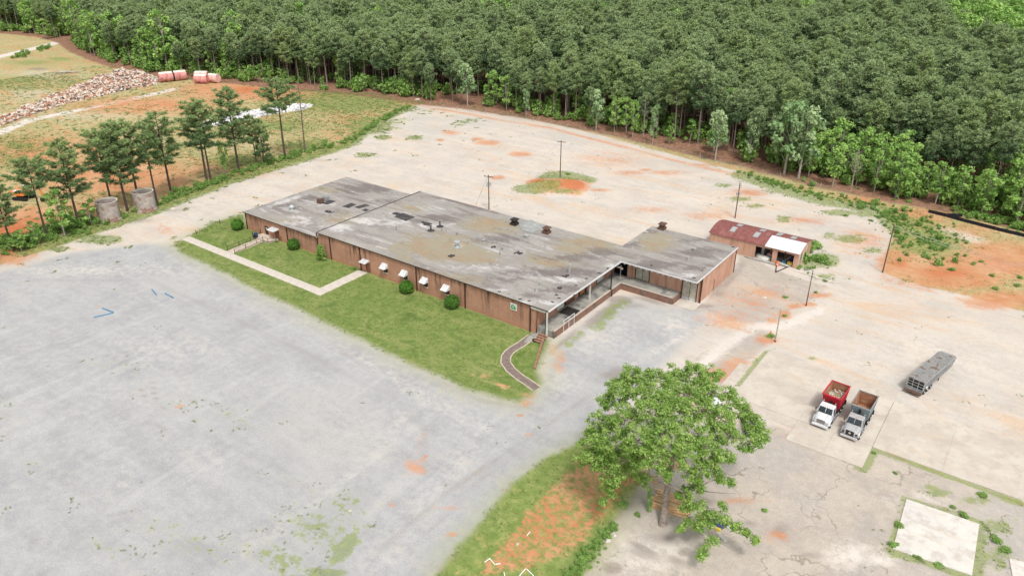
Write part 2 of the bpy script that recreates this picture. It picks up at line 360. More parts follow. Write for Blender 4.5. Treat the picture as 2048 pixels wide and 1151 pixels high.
def ground_fields(X, Y):
    f = {}
    f['s_forest'] = sdist(FOREST, X, Y); f['s_lawn'] = sdist(LAWN, X, Y); f['s_gravel'] = sdist(GRAVEL, X, Y)
    f['s_verge'] = sdist(VERGE, X, Y); f['s_tan'] = smax(sdist(TAN, X, Y), sdist(TAN2, X, Y), sdist(TAN3, X, Y)); f['s_conc'] = sdist(CONC, X, Y)
    B = lambda *a, **k: blob(X, Y, *a, **k)
    def L(pts, w, s=1.0): return s*np.clip(1-ldist(arr(pts), X, Y)/w, -1, 1)
    f['b_green'] = smax(
        B(690, 203, 170, 34, 1.7), B(560, 250, 100, 22, 1.1), B(740, 250, 80, 30, 1.4), B(620, 290, 80, 18, 1.3), B(480, 320, 100, 24, 1.4), B(60, 125, 90, 10, 1.1), B(120, 118, 50, 7, 1.2), B(30, 160, 140, 22, .9), B(330, 300, 80, 18, .8), B(40, 290, 80, 24, .9), B(20, 320, 60, 20, .9), B(400, 250, 90, 14, .7), B(230, 395, 60, 12, .7),
        L([(60, 500), (200, 456), (300, 424), (380, 392), (460, 361), (560, 331), (640, 308), (700, 288), (722, 268), (765, 238), (820, 214)], 3.6, 2.0),
        B(200, 478, 66, 14, 1.7), B(110, 497, 50, 8, 1.2), B(380, 415, 30, 6, .5),
        B(730, 310, 30, 8, 1.5), B(768, 275, 22, 7, 1.8), B(830, 275, 24, 7, 1.8), B(790, 240, 50, 8, .7), B(795, 256, 20, 6, .7), B(850, 222, 60, 8, .6), B(925, 244, 25, 5, .9), B(945, 240, 25, 5, .9), B(918, 250, 22, 4, .8), B(905, 232, 30, 6, .6),
        L([(1490, 352), (1540, 368), (1600, 388), (1650, 402), (1700, 408), (1760, 420), (1800, 450), (1830, 480)], 5.0, 2.0),
        B(1480, 398, 36, 8, 1.2), B(1510, 412, 30, 7, 1.2), B(1560, 382, 60, 9, 1.3), B(1450, 370, 30, 6, 1.2), B(1680, 425, 48, 9, 2.0), B(1740, 425, 50, 14, 1.9), B(1567, 438, 18, 10, 2.0), B(1770, 420, 60, 16, .9),
        B(1700, 477, 54, 14, 1.4), B(1660, 470, 22, 14, 1.1), B(1745, 500, 36, 12, 1.2), B(1650, 520, 44, 22, 1.7), B(1620, 525, 30, 18, 1.9), B(1650, 555, 30, 14, 1.1), B(1560, 553, 16, 6, .5), B(1795, 520, 40, 8, .5),
        B(1850, 480, 100, 50, 1.6), B(1830, 450, 64, 30, 1.6), B(1900, 500, 60, 30, .5), B(1940, 440, 120, 14, .6), B(1870, 420, 50, 8, .7), B(2000, 470, 60, 14, .4), B(1810, 560, 30, 9, .8), B(1890, 540, 20, 7, .4), B(2035, 560, 24, 20, .5),
        B(1122, 354, 56, 15, 3.4), B(1075, 377, 60, 13, 3.2), B(1180, 360, 20, 8, 2), B(1130, 386, 46, 6, 1.3), B(1168, 354, 18, 8, 1.6),
        B(390, 800, 45, 17, .6), B(470, 855, 60, 14, .55), B(520, 850, 26, 7, .6), B(350, 810, 60, 20, .35), B(60, 930, 60, 40, .35), B(150, 770, 60, 16, .3), B(580, 960, 30, 20, .5), B(230, 730, 130, 30, .3),
        B(640, 1050, 150, 100, .7), B(560, 1110, 200, 70, .6), B(700, 1000, 80, 60, .65), B(400, 1100, 260, 60, .4), B(450, 830, 140, 50, .35), B(200, 1090, 90, 30, .42), B(330, 1050, 100, 30, .38), B(420, 1130, 90, 30, .42), B(688, 1095, 60, 24, 1.6, tilt=-.9), B(655, 1145, 60, 18, 1.7), B(600, 1162, 70, 18, 1.5), B(10, 820, 40, 40, .35),
        B(1570, 725, 16, 7, 1), B(1541, 672, 18, 8, 1.1), B(1625, 716, 18, 6, 1), B(1545, 697, 14, 6, .6), B(1630, 555, 22, 10, .8),
        L([(1195, 655), (1225, 620), (1245, 605)], 2.2, 1.0), L([(1135, 690), (1165, 665)], 1.2, .9), L([(1480, 768), (1512, 730), (1535, 703)], .9, 1.5), L([(1722, 937), (1747, 895)], 1.1, 2), L([(1755, 898), (1850, 932), (1950, 966), (2034, 1002)], 1.2, 1.6), L([(1590, 868), (1720, 935)], .6, 1.4),
        L([(1784, 1100), (1850, 1120), (1940, 1152)], 1.2, 1.6), L([(1958, 1050), (1948, 1100), (1942, 1150)], 1.6, 1.6), L([(1812, 997), (1890, 1020), (1958, 1047)], .9, 1.4), L([(1785, 1090), (1810, 1000)], .8, 1.0),
        B(1880, 985, 38, 14, 1.4), B(1860, 975, 40, 12, 1.0), B(1950, 1000, 60, 20, 1.0), B(2000, 1050, 50, 30, 1.1), B(2000, 1110, 40, 40, 1.3), B(1790, 948, 8, 5, 1), B(1530, 1022, 16, 6, .9), B(1820, 960, 20, 6, .5),
        B(1160, 1130, 60, 30, 2.0, tilt=-.8), B(1205, 1075, 34, 16, 1.8, tilt=-.8), B(1970, 790, 40, 5, .5), B(1930, 800, 40, 5, .5), B(1690, 830, 20, 4, .0))
    f['b_clay'] = smax(
        B(100, 300, 220, 40, .9), B(230, 350, 220, 60, 1.1), B(20, 470, 80, 70, 2.2), B(60, 440, 100, 40, 1.3), B(300, 210, 200, 26, .9), B(500, 180, 190, 28, 1.3), B(640, 192, 120, 12, .6), B(400, 200, 120, 14, .6), B(500, 340, 60, 26, .5), B(700, 235, 60, 14, .4), B(830, 205, 60, 10, .8),
        L([(0, 470), (60, 440), (200, 400), (420, 330)], 9, .5), L([(780, 200), (900, 222), (1000, 240), (1100, 256), (1200, 282), (1300, 308), (1400, 334), (1480, 350)], 2.0, .45),
        B(1900, 545, 170, 45, 1.3), B(1800, 525, 60, 40, 1.3), B(2000, 520, 140, 60, 1), B(1850, 430, 90, 20, 1), B(2000, 600, 100, 26, 1.1), B(1720, 400, 60, 12, .7), B(1950, 460, 100, 30, .4),
        B(1145, 374, 40, 20, 2.6), B(1075, 366, 30, 9, 1.9), B(1110, 376, 60, 16, 1.8), B(1170, 365, 20, 12, .7), B(1200, 380, 40, 5, .7),
        B(975, 285, 36, 7, .9), B(1040, 308, 34, 7, 1), B(955, 278, 20, 4, 1), B(995, 355, 22, 6, 1), B(1330, 345, 60, 8, .6), B(1260, 345, 60, 8, .5), B(1290, 340, 20, 4, .8), B(1240, 320, 120, 26, .35), B(900, 265, 30, 8, .6), B(880, 280, 14, 4, .8),
        B(1400, 330, 60, 6, .5), B(1500, 385, 60, 12, .6), B(1600, 440, 90, 14, .5), B(1420, 430, 90, 16, .45), B(1300, 420, 80, 12, .4), B(1720, 480, 90, 40, .5), B(1640, 590, 40, 9, .9), B(1590, 612, 26, 8, 1.1), B(1620, 608, 20, 6, 1.1), B(1570, 628, 18, 14, .9),
        B(1545, 640, 22, 14, .6), B(1520, 590, 90, 40, .42), B(1455, 640, 80, 30, .5), B(1560, 715, 26, 8, .6), B(1440, 745, 90, 26, .75, tilt=-.5), B(1400, 790, 60, 26, .6), B(1530, 680, 30, 14, .8), B(1250, 830, 60, 20, .3),
        B(1060, 790, 22, 12, .9), B(1050, 806, 20, 10, .9), B(1010, 770, 30, 10, .6), B(1120, 720, 20, 30, .6), B(1105, 700, 12, 24, .6), B(690, 562, 12, 4, .6), B(912, 644, 8, 5, .9), B(1035, 665, 14, 8, .5), B(975, 752, 40, 12, .5),
        B(1040, 830, 10, 5, .9), B(1055, 870, 14, 6, .7), B(830, 935, 34, 22, .5), B(850, 912, 10, 8, .8), B(905, 1068, 20, 8, .9), B(900, 1015, 40, 6, .5), B(840, 890, 14, 20, .3), B(360, 812, 12, 6, .9), B(195, 612, 8, 3, .9), B(780, 1010, 20, 8, .5),
        B(1600, 850, 100, 40, .2), B(1340, 930, 40, 20, .7), B(1300, 960, 60, 20, .6), B(1470, 1000, 60, 10, .5), B(1560, 1070, 40, 20, .5), B(330, 462, 60, 20, .3))
    vc = sdist(VCLAY, X, Y); f['b_clay'] = np.maximum(f['b_clay'], np.clip(vc/1.6, -1, 1)*1.15)
    f['b_dark'] = smax(
        B(1230, 748, 60, 22, .75, tilt=-.2), B(1450, 560, 60, 18, 1.1, tilt=-.72), B(1430, 585, 26, 14, .8), B(1240, 600, 34, 12, 1.4), B(1210, 625, 70, 15, 1.2, tilt=-.6), B(1130, 680, 60, 8, .9, tilt=-.7), B(1300, 600, 60, 8, .9, tilt=.25), B(1400, 612, 40, 8, 1.0), B(1265, 612, 40, 10, .5), B(1180, 620, 14, 8, .5), B(1400, 620, 60, 6, .4), B(1385, 645, 50, 7, .3),
        B(1300, 345, 90, 5, .3), B(960, 300, 90, 14, .25), B(1550, 560, 60, 40, .3), B(1480, 670, 90, 20, .25, tilt=-.6), B(1020, 250, 20, 4, .0), B(1560, 1060, 26, 24, .8), B(1500, 1045, 26, 10, .6), B(1620, 1110, 50, 12, .6), B(1350, 1120, 40, 12, .9, tilt=.4), B(1275, 1105, 50, 12, .8, tilt=.5),
        B(1220, 1130, 26, 14, .8), B(1240, 1000, 36, 60, 1.5, tilt=.7), B(1290, 1100, 60, 12, 1.3, tilt=.5), B(1225, 1135, 26, 16, 1.4), B(1370, 1103, 18, 10, 1.5), B(1330, 1075, 60, 20, .6), B(1370, 1105, 16, 10, 1), B(1300, 1000, 30, 20, .5), B(255, 440, 70, 10, .9), B(150, 470, 60, 8, .8), B(340, 420, 60, 7, .5), B(620, 320, 60, 5, .4), B(75, 138, 30, 4, 1), B(560, 215, 90, 6, .3), B(165, 285, 40, 5, .8), B(50, 305, 50, 5, .8),
        B(30, 500, 50, 12, .5), L([(300, 745), (312, 800), (345, 835)], .35, .5), L([(280, 770), (300, 830), (330, 860)], .35, .45), L([(620, 650), (760, 760), (850, 860), (850, 950)], .9, .3), L([(700, 650), (850, 740), (960, 800), (1060, 815)], .9, .35), L([(760, 1100), (900, 980), (1050, 880), (1180, 790)], .9, .35), L([(820, 1100), (960, 960), (1100, 860)], .7, .3), L([(60, 560), (300, 560), (600, 700), (800, 800)], 1.2, .25), L([(0, 640), (300, 620), (560, 720)], 1.0, .2), B(600, 900, 400, 200, .1), B(1750, 640, 300, 80, .12))
    f['b_white'] = smax(
        L([(-60, 290), (60, 240), (180, 216), (300, 190), (350, 178)], 3.2, 1.2), L([(-80, 135), (0, 113), (60, 99), (105, 88), (136, 78), (170, 70)], 4.2, 1.4),
        B(1300, 1110, 140, 60, .7), B(1250, 1090, 60, 40, .7), B(1700, 1110, 90, 40, .8), B(1850, 1000, 120, 30, .4), B(1760, 1120, 60, 20, .7),
        L([(1640, 620), (1570, 650), (1510, 652), (1450, 690), (1390, 740)], 1.6, 1.0), L([(1600, 640), (1540, 655)], 1.8, 1.0), B(1180, 660, 120, 60, .35), B(1350, 650, 60, 30, .4), B(1120, 760, 60, 40, .3),
        L([(480, 1110), (640, 1000), (760, 900), (810, 830)], 2.0, .22), L([(600, 640), (800, 760), (960, 860), (900, 960), (760, 1120)], 3.0, .2), L([(250, 980), (230, 940), (200, 900)], .8, .2), B(420, 920, 110, 60, .12), B(320, 700, 160, 50, .2), B(260, 940, 30, 50, .1),
        B(200, 540, 260, 20, .35), B(620, 240, 10, 3, 0), B(1850, 700, 200, 100, .35), B(1400, 400, 160, 30, .3), B(1150, 300, 200, 40, .3), B(500, 380, 160, 30, .3, tilt=-.4), B(1990, 530, 90, 16, .5, tilt=.2), B(1920, 470, 90, 16, .8, tilt=.25), B(90, 150, 120, 20, .4), B(60, 190, 90, 20, .35),
        B(150, 230, 190, 20, .3), B(870, 225, 90, 10, .3), B(1150, 340, 30, 3, .0), B(1350, 680, 160, 12, .4, tilt=-.5), B(770, 860, 200, 60, .15), B(345, 450, 60, 20, .6))
    return f
def gz(X, Y):   # gentle relief: the dirt mound round the pole and the rolling clay field
    c = G(1118, 372); r = np.sqrt(((X-c.x)/8.5)**2+((Y-c.y)/7.5)**2)
    z = 1.5*np.clip(1-r, 0, 1)**.8*(r < 1)
    return z
def make_grid(xs, ys):
    XX, YY = np.meshgrid(xs, ys); return XX.ravel(), YY.ravel()
GX0, GX1, GY0, GY1, GS = -360.0, 60.0, 12.0, 250.0, 0.62
xs = np.concatenate([np.arange(-560, GX0-.5, 1.6), np.arange(GX0, GX1+.01, GS)]); ys = np.concatenate([np.arange(GY0, GY1+.01, GS), np.arange(GY1+1.2, 330, 1.6)])
nx, ny = len(xs), len(ys)
GXv, GYv = make_grid(xs, ys)
FLD = ground_fields(GXv, GYv)
zv = gz(GXv, GYv)
ii, jj = np.meshgrid(np.arange(nx-1), np.arange(ny-1)); q0 = (jj*nx+ii).ravel()
QUADS = np.stack([q0, q0+1, q0+nx+1, q0+nx], 1)

def groundmat():
    t = NT('ground_surface'); t.b.inputs['Roughness'].default_value = .95; t.b.inputs['Specular IOR Level'].default_value = .12
    p = t.pos()
    big = t.noise(.035, 4); mid = t.noise(.16, 5); fine = t.noise(.9, 5, rough=.7); vf = t.noise(5.0, 4, rough=.75)
    st = t.noise(1.0, 5, t.map(p, .05, .35, 1, R(20)), .65)     # long streaks along X
    st2 = t.noise(1.0, 5, t.map(p, .09, .4, 1, R(-42)), .65, .4)
    ed = t.math('ADD', t.math('MULTIPLY', t.math('SUBTRACT', mid, .5), 5.0), t.math('MULTIPLY', t.math('SUBTRACT', fine, .5), 4.2))
    bl = t.math('ADD', t.math('MULTIPLY', t.math('SUBTRACT', fine, .5), 2.0), t.math('MULTIPLY', t.math('SUBTRACT', st, .5), 1.4))
    def sdm(n, amp=1.0, w=.5): return t.ss(t.math('ADD', t.attr(n), t.math('MULTIPLY', ed, amp)), -w, w)
    def bm(n, lo=.05, hi=.45, amp=1.0): return t.ss(t.math('ADD', t.attr(n), t.math('MULTIPLY', bl, amp)), lo, hi)
    # clay field: bare orange clay under thin mottled grass
    clay = t.mix(t.ss(mid, .3, .7), (.50, .20, .095), (.56, .31, .175))
    clay = t.mix(t.ss(vf, .4, .75, 0, .5), clay, (.36, .16, .09)); clay = t.mix(t.ss(fine, .52, .72, 0, .3), clay, (.58, .42, .28))
    gf = t.mix(t.ss(fine, .3, .7), (.27, .29, .125), (.40, .385, .19))
    field = t.mix(t.ss(t.math('ADD', t.math('MULTIPLY', fine, .6), t.math('MULTIPLY', st, .6)), .46, .62, 0, .85), clay, gf)
    field = t.mix(t.ss(st2, .5, .7, 0, .55), field, (.36, .34, .16)); field = t.mix(t.ss(t.math('ADD', fine, mid), 1.08, 1.3, 0, .5), field, (.52, .42, .3))
    field = t.mix(t.ss(big, .45, .7, 0, .4), field, (.5, .4, .24))
    # packed pale yard
    conc = t.mix(t.ss(t.math('ADD', t.math('MULTIPLY', st, .45), t.math('MULTIPLY', mid, .55)), .36, .64), (.475, .43, .38), (.57, .52, .465))
    conc = t.mix(t.ss(mid, .5, .75, 0, .55), conc, (.56, .46, .355))
    conc = t.mix(t.ss(t.math('ADD', t.math('MULTIPLY', st2, .5), t.math('MULTIPLY', fine, .5)), .54, .68, 0, .5), conc, (.415, .395, .365))
    dst = t.noise(1.0, 5, t.map(p, .03, .14, 1, R(-25)), .7, .8); conc = t.mix(t.ss(dst, .49, .70, 0, .75), conc, (.56, .39, .26))
    conc = t.mix(t.ss(big, .5, .68, 0, .55), conc, (.44, .42, .39))
    conc = t.mix(t.ss(fine, .56, .74, 0, .35), conc, (.40, .355, .31)); sp1 = t.noise(2.2, 3, rough=.8); conc = t.mix(t.ss(sp1, .66, .74, 0, .6), conc, (.3, .25, .2))
    # grey stone lot
    gr = t.mix(t.ss(t.math('ADD', t.math('MULTIPLY', st2, .4), t.math('MULTIPLY', mid, .6)), .36, .64), (.33, .33, .335), (.43, .43, .425))
    gr = t.mix(t.ss(mid, .35, .7, 0, .5), gr, (.32, .32, .33))
    gr = t.mix(t.ss(t.noise(1.0, 5, t.map(p, .3, .05, 1, R(30)), .6, .5), .52, .7, 0, .4), gr, (.47, .465, .455)); gr = t.mix(t.ss(sp1, .6, .72, 0, .45), gr, (.28, .28, .25)); gr = t.mix(t.ss(vf, .58, .7, 0, .3), gr, (.52, .51, .49))
    gr = t.mix(t.ss(big, .5, .7, 0, .45), gr, (.45, .435, .41))
    # lawn
    la = t.mix(t.ss(fine, .3, .7), (.125, .185, .045), (.205, .25, .075))
    la = t.mix(t.ss(mid, .45, .72, 0, .6), la, (.26, .275, .105))
    la = t.mix(t.ss(vf, .42, .7, 0, .5), la, (.10, .155, .04))
    la = t.mix(t.ss(st2, .5, .68, 0, .6), la, (.28, .285, .115)); la = t.mix(t.ss(t.noise(.3, 4, dist=.6), .55, .68, 0, .7), la, (.09, .145, .035)); la = t.mix(t.ss(t.noise(1.6, 4, rough=.75), .62, .74, 0, .6), la, (.42, .37, .22))
    ve = t.mix(t.ss(fine, .35, .7), (.16, .225, .055), (.26, .30, .10))
    ve = t.mix(t.ss(t.math('ADD', vf, t.math('MULTIPLY', mid, .6)), .75, 1.0, 0, .5), ve, (.15, .20, .07)); ve = t.mix(t.ss(t.noise(1.3, 4, rough=.75), .57, .72, 0, .6), ve, (.38, .30, .17))
    # old asphalt and dirt
    ta = t.mix(t.ss(mid, .35, .65), (.385, .345, .305), (.46, .40, .34))
    ta = t.mix(t.ss(big, .45, .6, 0, .5), ta, (.41, .385, .36))
    ta = t.mix(t.ss(fine, .55, .75, 0, .4), ta, (.52, .43, .33))
    ck = t.n.new('ShaderNodeTexVoronoi'); ck.feature = 'DISTANCE_TO_EDGE'; ck.inputs['Scale'].default_value = .13
    wv = t.n.new('ShaderNodeVectorMath'); wv.operation = 'ADD'; t.l.new(p, wv.inputs[0])
    nc = t.n.new('ShaderNodeTexNoise'); nc.inputs['Scale'].default_value = .5; t.l.new(p, nc.inputs['Vector'])
    sc2 = t.n.new('ShaderNodeVectorMath'); sc2.operation = 'SCALE'; sc2.inputs[3].default_value = 3.5; t.l.new(nc.outputs['Color'], sc2.inputs[0]); t.l.new(sc2.outputs[0], wv.inputs[1])
    t.l.new(wv.outputs[0], ck.inputs['Vector'])
    crack = t.math('MULTIPLY', t.ss(ck.outputs['Distance'], .004, .016, 1, 0), t.ss(mid, .42, .6))
    ta = t.mix(t.math('MULTIPLY', crack, .5), ta, (.13, .12, .08))
    fl = t.mix(t.ss(fine, .35, .65), (.2, .1, .065), (.33, .19, .13))
    fl = t.mix(t.ss(mid, .5, .7, 0, .5), fl, (.10, .10, .04))
    c = field
    c = t.mix(sdm('s_conc', .55), c, conc)
    c = t.mix(sdm('s_tan', .4), c, ta)
    c = t.mix(sdm('s_gravel', .6, 1.6), c, gr)
    c = t.mix(bm('b_white', .0, .8, .6), c, (.60, .55, .495))
    c = t.mix(t.math('MULTIPLY', bm('b_dark', .05, .7, .6), .6), c, (.21, .175, .155))
    c = t.mix(t.math('MULTIPLY', bm('b_clay', .02, .6, .75), .82), c, clay)
    c = t.mix(t.math('MULTIPLY', t.math('MULTIPLY', bm('b_clay', .7, 1.4, .5), t.ss(t.attr('s_verge'), 0, -1)), .8), c, (.46, .14, .055))
    fr = t.math('MULTIPLY', t.ss(t.math('ADD', t.attr('s_lawn'), t.math('MULTIPLY', ed, .8)), -4.5, .3), t.ss(vf, .35, .62, .35, .9)); c = t.mix(t.math('MULTIPLY', fr, .75), c, (.36, .355, .235))
    fv_ = t.math('MULTIPLY', t.ss(t.math('ADD', t.attr('s_verge'), t.math('MULTIPLY', ed, .8)), -3.5, .3), t.ss(vf, .4, .62, .1, 1)); c = t.mix(t.math('MULTIPLY', fv_, .75), c, (.30, .32, .16))
    c = t.mix(sdm('s_lawn', .45, .9), c, la)
    c = t.mix(sdm('s_verge', .5, .7), c, ve)
    vcl = t.math('MULTIPLY', t.ss(t.attr('s_verge'), 0, 1), t.math('MULTIPLY', bm('b_clay', .0, .6, 1.3), t.ss(t.noise(1.1, 5, rough=.75),  .42, .58, .12, 1))); c = t.mix(vcl, c, clay)
    lcl = t.math('MULTIPLY', t.ss(t.attr('s_lawn'), 0, 1), bm('b_clay', .25, .7, 1.0)); c = t.mix(lcl, c, (.50, .27, .15))
    gm = t.math('MULTIPLY', bm('b_green', .42, .85, 1.15), t.math('MULTIPLY', t.ss(t.attr('b_green'), -.2, .2), t.ss(t.math('ADD', vf, t.math('MULTIPLY', fine, .5)), .6, .85, .5, 1))); c = t.mix(t.math('MULTIPLY', gm, .85), c, ve)
    gm2 = t.math('MULTIPLY', t.ss(t.math('ADD', t.attr('b_green'), t.math('MULTIPLY', bl, .5)), .0, .7), t.ss(vf, .5, .66)); c = t.mix(t.math('MULTIPLY', gm2, .65), c, (.23, .26, .11))
    c = t.mix(t.ss(t.math('ADD', t.math('ADD', t.attr('s_forest'), 4.2), t.math('MULTIPLY', ed, .7)), -1.2, 1.2), c, fl)
    # stones, straw and dust: the finest grain
    v3 = t.noise(14.0, 3, rough=.8)
    k = t.math('ADD', t.ss(v3, .3, .7, -.13, .13), t.math('ADD', t.ss(vf, .3, .7, .90, 1.10), t.ss(fine, .3, .7, -.06, .06)))
    sv = t.n.new('ShaderNodeVectorMath'); sv.operation = 'SCALE'; t.l.new(c, sv.inputs[0]); t.l.new(k, sv.inputs[3])
    t.bump(t.math('ADD', vf, fine), .35, .12)
    return t.color(sv.outputs[0])
M['ground'] = groundmat()

def ground_object(name, quads, X, Y, Z, flds, label=None):
    used = np.unique(quads); remap = np.full(len(X), -1); remap[used] = np.arange(len(used))
    me = bpy.data.meshes.new(name); n = len(used); F = remap[quads]
    me.vertices.add(n); me.vertices.foreach_set('co', np.stack([X[used], Y[used], Z[used]], 1).astype(np.float32).ravel())
    me.loops.add(F.size); me.loops.foreach_set('vertex_index', F.ravel().astype(np.int32))
    me.polygons.add(len(F)); me.polygons.foreach_set('loop_start', (np.arange(len(F))*4).astype(np.int32))
    me.update(calc_edges=True); me.validate()
    me.polygons.foreach_set('use_smooth', np.ones(len(F), bool))
    for k, a in flds.items():
        at = me.attributes.new(k, 'FLOAT', 'POINT'); at.data.foreach_set('value', np.clip(a[used], -8, 8).astype(np.float32))
    me.materials.append(M['ground'])
    o = bpy.data.objects.new(name, me); col.objects.link(o); o['kind'] = 'structure'
    return o
cx = GXv[QUADS].mean(1); cy = GYv[QUADS].mean(1)
fq = {k: FLD[k][QUADS].mean(1) for k in ('s_forest', 's_lawn', 's_gravel', 's_verge', 's_tan', 's_conc')}
cls = np.zeros(len(QUADS), int)
cls[fq['s_conc'] > 0] = 1; cls[fq['s_tan'] > 0] = 2; cls[fq['s_gravel'] > 0] = 3; cls[fq['s_lawn'] > 0] = 4; cls[fq['s_verge'] > 0] = 5; cls[fq['s_forest'] > 0] = 6
mc = G(1118, 372); mm = ((cx-mc.x)/8.5)**2+((cy-mc.y)/7.5)**2 < 1; cls[mm] = 7
rt = ldist(arr([(-60, 290), (60, 240), (180, 216), (300, 190), (350, 178)]), cx, cy) < 3; cls[rt & (cls == 0)] = 8
rt = ldist(arr([(-80, 135), (0, 113), (60, 99), (105, 88), (136, 78)]), cx, cy) < 4; cls[rt & ((cls == 0) | (cls == 6))] = 9
cls[(cls == 0) & (cx > -60)] = 10
for i, nm in enumerate(['clay_field', 'packed_yard', 'asphalt_apron', 'gravel_lot', 'lawn', 'grass_verge', 'forest_floor', 'dirt_mound', 'dirt_track', 'forest_road', 'clay_bank']):
    if (cls == i).any(): ground_object(nm, QUADS[cls == i], GXv, GYv, zv, FLD)
# the land beyond, out to the horizon
ox = np.array([-3000, -1500, -900, xs[0], -400, -250, -150, -50, xs[-1], 400, 1500, 3000.]); oy = np.array([-2000, -500, -100, ys[0], 80, 160, 240, ys[-1], 500, 1000, 2000, 4000.])
OX, OY = make_grid(ox, oy); i2, j2 = np.meshgrid(np.arange(len(ox)-1), np.arange(len(oy)-1)); k0 = (j2*len(ox)+i2).ravel()
OQ = np.stack([k0, k0+1, k0+len(ox)+1, k0+len(ox)], 1)
hole = (OX[OQ].min(1) >= xs[0]-.1) & (OX[OQ].max(1) <= xs[-1]+.1) & (OY[OQ].min(1) >= ys[0]-.1) & (OY[OQ].max(1) <= ys[-1]+.1)
of = {k: np.full(OX.shape, -8.) for k in FLD}; fo = sdist(FOREST, OX, OY); of['s_forest'] = np.where(OY > 300, 8., fo); of['s_gravel'] = sdist(GRAVEL, OX, OY)
for k in ('b_green', 'b_clay', 'b_dark', 'b_white'): of[k] = np.full(OX.shape, -1.)
ground_object('ground', OQ[~hole], OX, OY, np.zeros(len(OX)), of)
sampler = {k: v.reshape(ny, nx) for k, v in FLD.items()}
def fs(k, x, y):
    i = np.clip(np.searchsorted(xs, np.asarray(x)), 0, nx-1); j = np.clip(np.searchsorted(ys, np.asarray(y)), 0, ny-1)
    return sampler[k][j, i]

# ------------------------------------------------------------ slabs and walks
def struct(o): o['kind'] = 'structure'; return o
def slabmat(name, a, b, c):
    t = NT(name); t.b.inputs['Roughness'].default_value = .9
    n = t.noise(.25, 5); f = t.noise(1.6, 5, rough=.7); s = t.noise(1.0, 4, t.map(t.pos(), .12, .8, 1))
    k = t.mix(t.ss(n, .35, .65), a, b); k = t.mix(t.ss(f, .55, .78, 0, .55), k, c); k = t.mix(t.ss(s, .52, .75, 0, .55), k, (.53, .42, .30)); k = t.mix(t.ss(t.noise(.45, 5, rough=.75), .46, .64, 0, .6), k, (.42, .36, .31))
    t.bump(f, .15, .03)
    return t.color(k)
M['slab'] = slabmat('pale_slab', (.48, .425, .37), (.55, .50, .43), (.36, .30, .26))
M['slabw'] = slabmat('white_slab', (.57, .545, .51), (.63, .60, .55), (.48, .44, .40))
def slab(name, x0, x1, y0, y1, z1, mat, nx_=1, ny_=1, label=None):
    r = thing(name, None, None, ((x0+x1)/2, (y0+y1)/2, 0)); r['kind'] = 'structure'
    sx, sy = (x1-x0)/nx_, (y1-y0)/ny_
    me = MB().box((0, 0, z1/2-.05), (sx-.014, sy-.014, z1+.1)).mesh('slab_panel', mat)
    for i in range(nx_):
        for j in range(ny_):
            part('slab_panel', me, r, (x0-r.location.x+sx*(i+.5), y0-r.location.y+sy*(j+.5), 0))
    return r
slab('concrete_pad', -26.3, -7.92, 87.5, 102.4, .07, M['slab'], 2, 2)
slab('concrete_pad', -17.2, -7.92, 82.5, 87.47, .07, M['slab'], 2, 1)
slab('concrete_pad', -24.6, -17.25, 85.4, 87.47, .05, M['slab'], 2, 1)
slab('concrete_pad', -7.88, 7.8, 87.4, 99.6, .12, M['slab'], 2, 1)
slab('concrete_pad', -28.6, -27.0, 89.2, 96.6, .06, M['slab'], 1, 3)
def quadslab(name, corners, z, mat):
    g = [G(*c) for c in corners]; c = sum(g, Vector())/4
    m = MB().prism([(p.x, p.y) for p in g], -.08, z, axis='Z')
    return struct(m.build(name, mat))
quadslab('concrete_pad', [(1812.6, 997.9), (1958.4, 1048), (1943.6, 1150.4), (1785, 1096.8)], .1, M['slabw'])
quadslab('concrete_pad', [(2018, 1116), (2100, 1138), (2090, 1200), (2030, 1180)], .1, M['slabw'])
# sidewalk in panels
sw = thing('sidewalk', None, None, (-96, 75, 0)); sw['kind'] = 'structure'
me = MB().box((0, 0, 0), (1.94, 1.86, .16)).mesh('sidewalk_panel', M['walkc'])
x = -138.3; k = 0
while x < -98.3:
    part('sidewalk_panel', me, sw, (x+.98+96-.05, 75.02-75+random.uniform(-.01, .01), .02)); x += 1.97
mB = MB().box((0, 0, 0), (2.25, 1.86, .16)).mesh('sidewalk_panel', M['walkc'])
for i in range(5): part('sidewalk_panel', mB, sw, (-97.05+96, 76.95-75+1.89*i, .02))
part('sidewalk_panel', MB().box((0, 0, 0), (2.25, 1.9, .16)).mesh('sidewalk_panel', M['walkc']), sw, (-97.05+96+0, 75.0-75, .026))
# entry ramp and landing
rp = thing('entry_ramp', None, None, (-124.6, 76, 0)); rp['kind'] = 'structure'
me = MB().box((0, 0, 0), (2.05, 1.76, .2)).mesh('ramp_panel', M['kerb'])
for i in range(4): part('ramp_panel', me, rp, (0, .9+1.79*i, .02+.05*i), (R(1.5), 0, 0))
part('landing_slab', MB().box((0, 0, 0), (5.0, 2.5, .36)).mesh('landing_slab', M['kerb']), rp, (-.1, 8.55, .12))
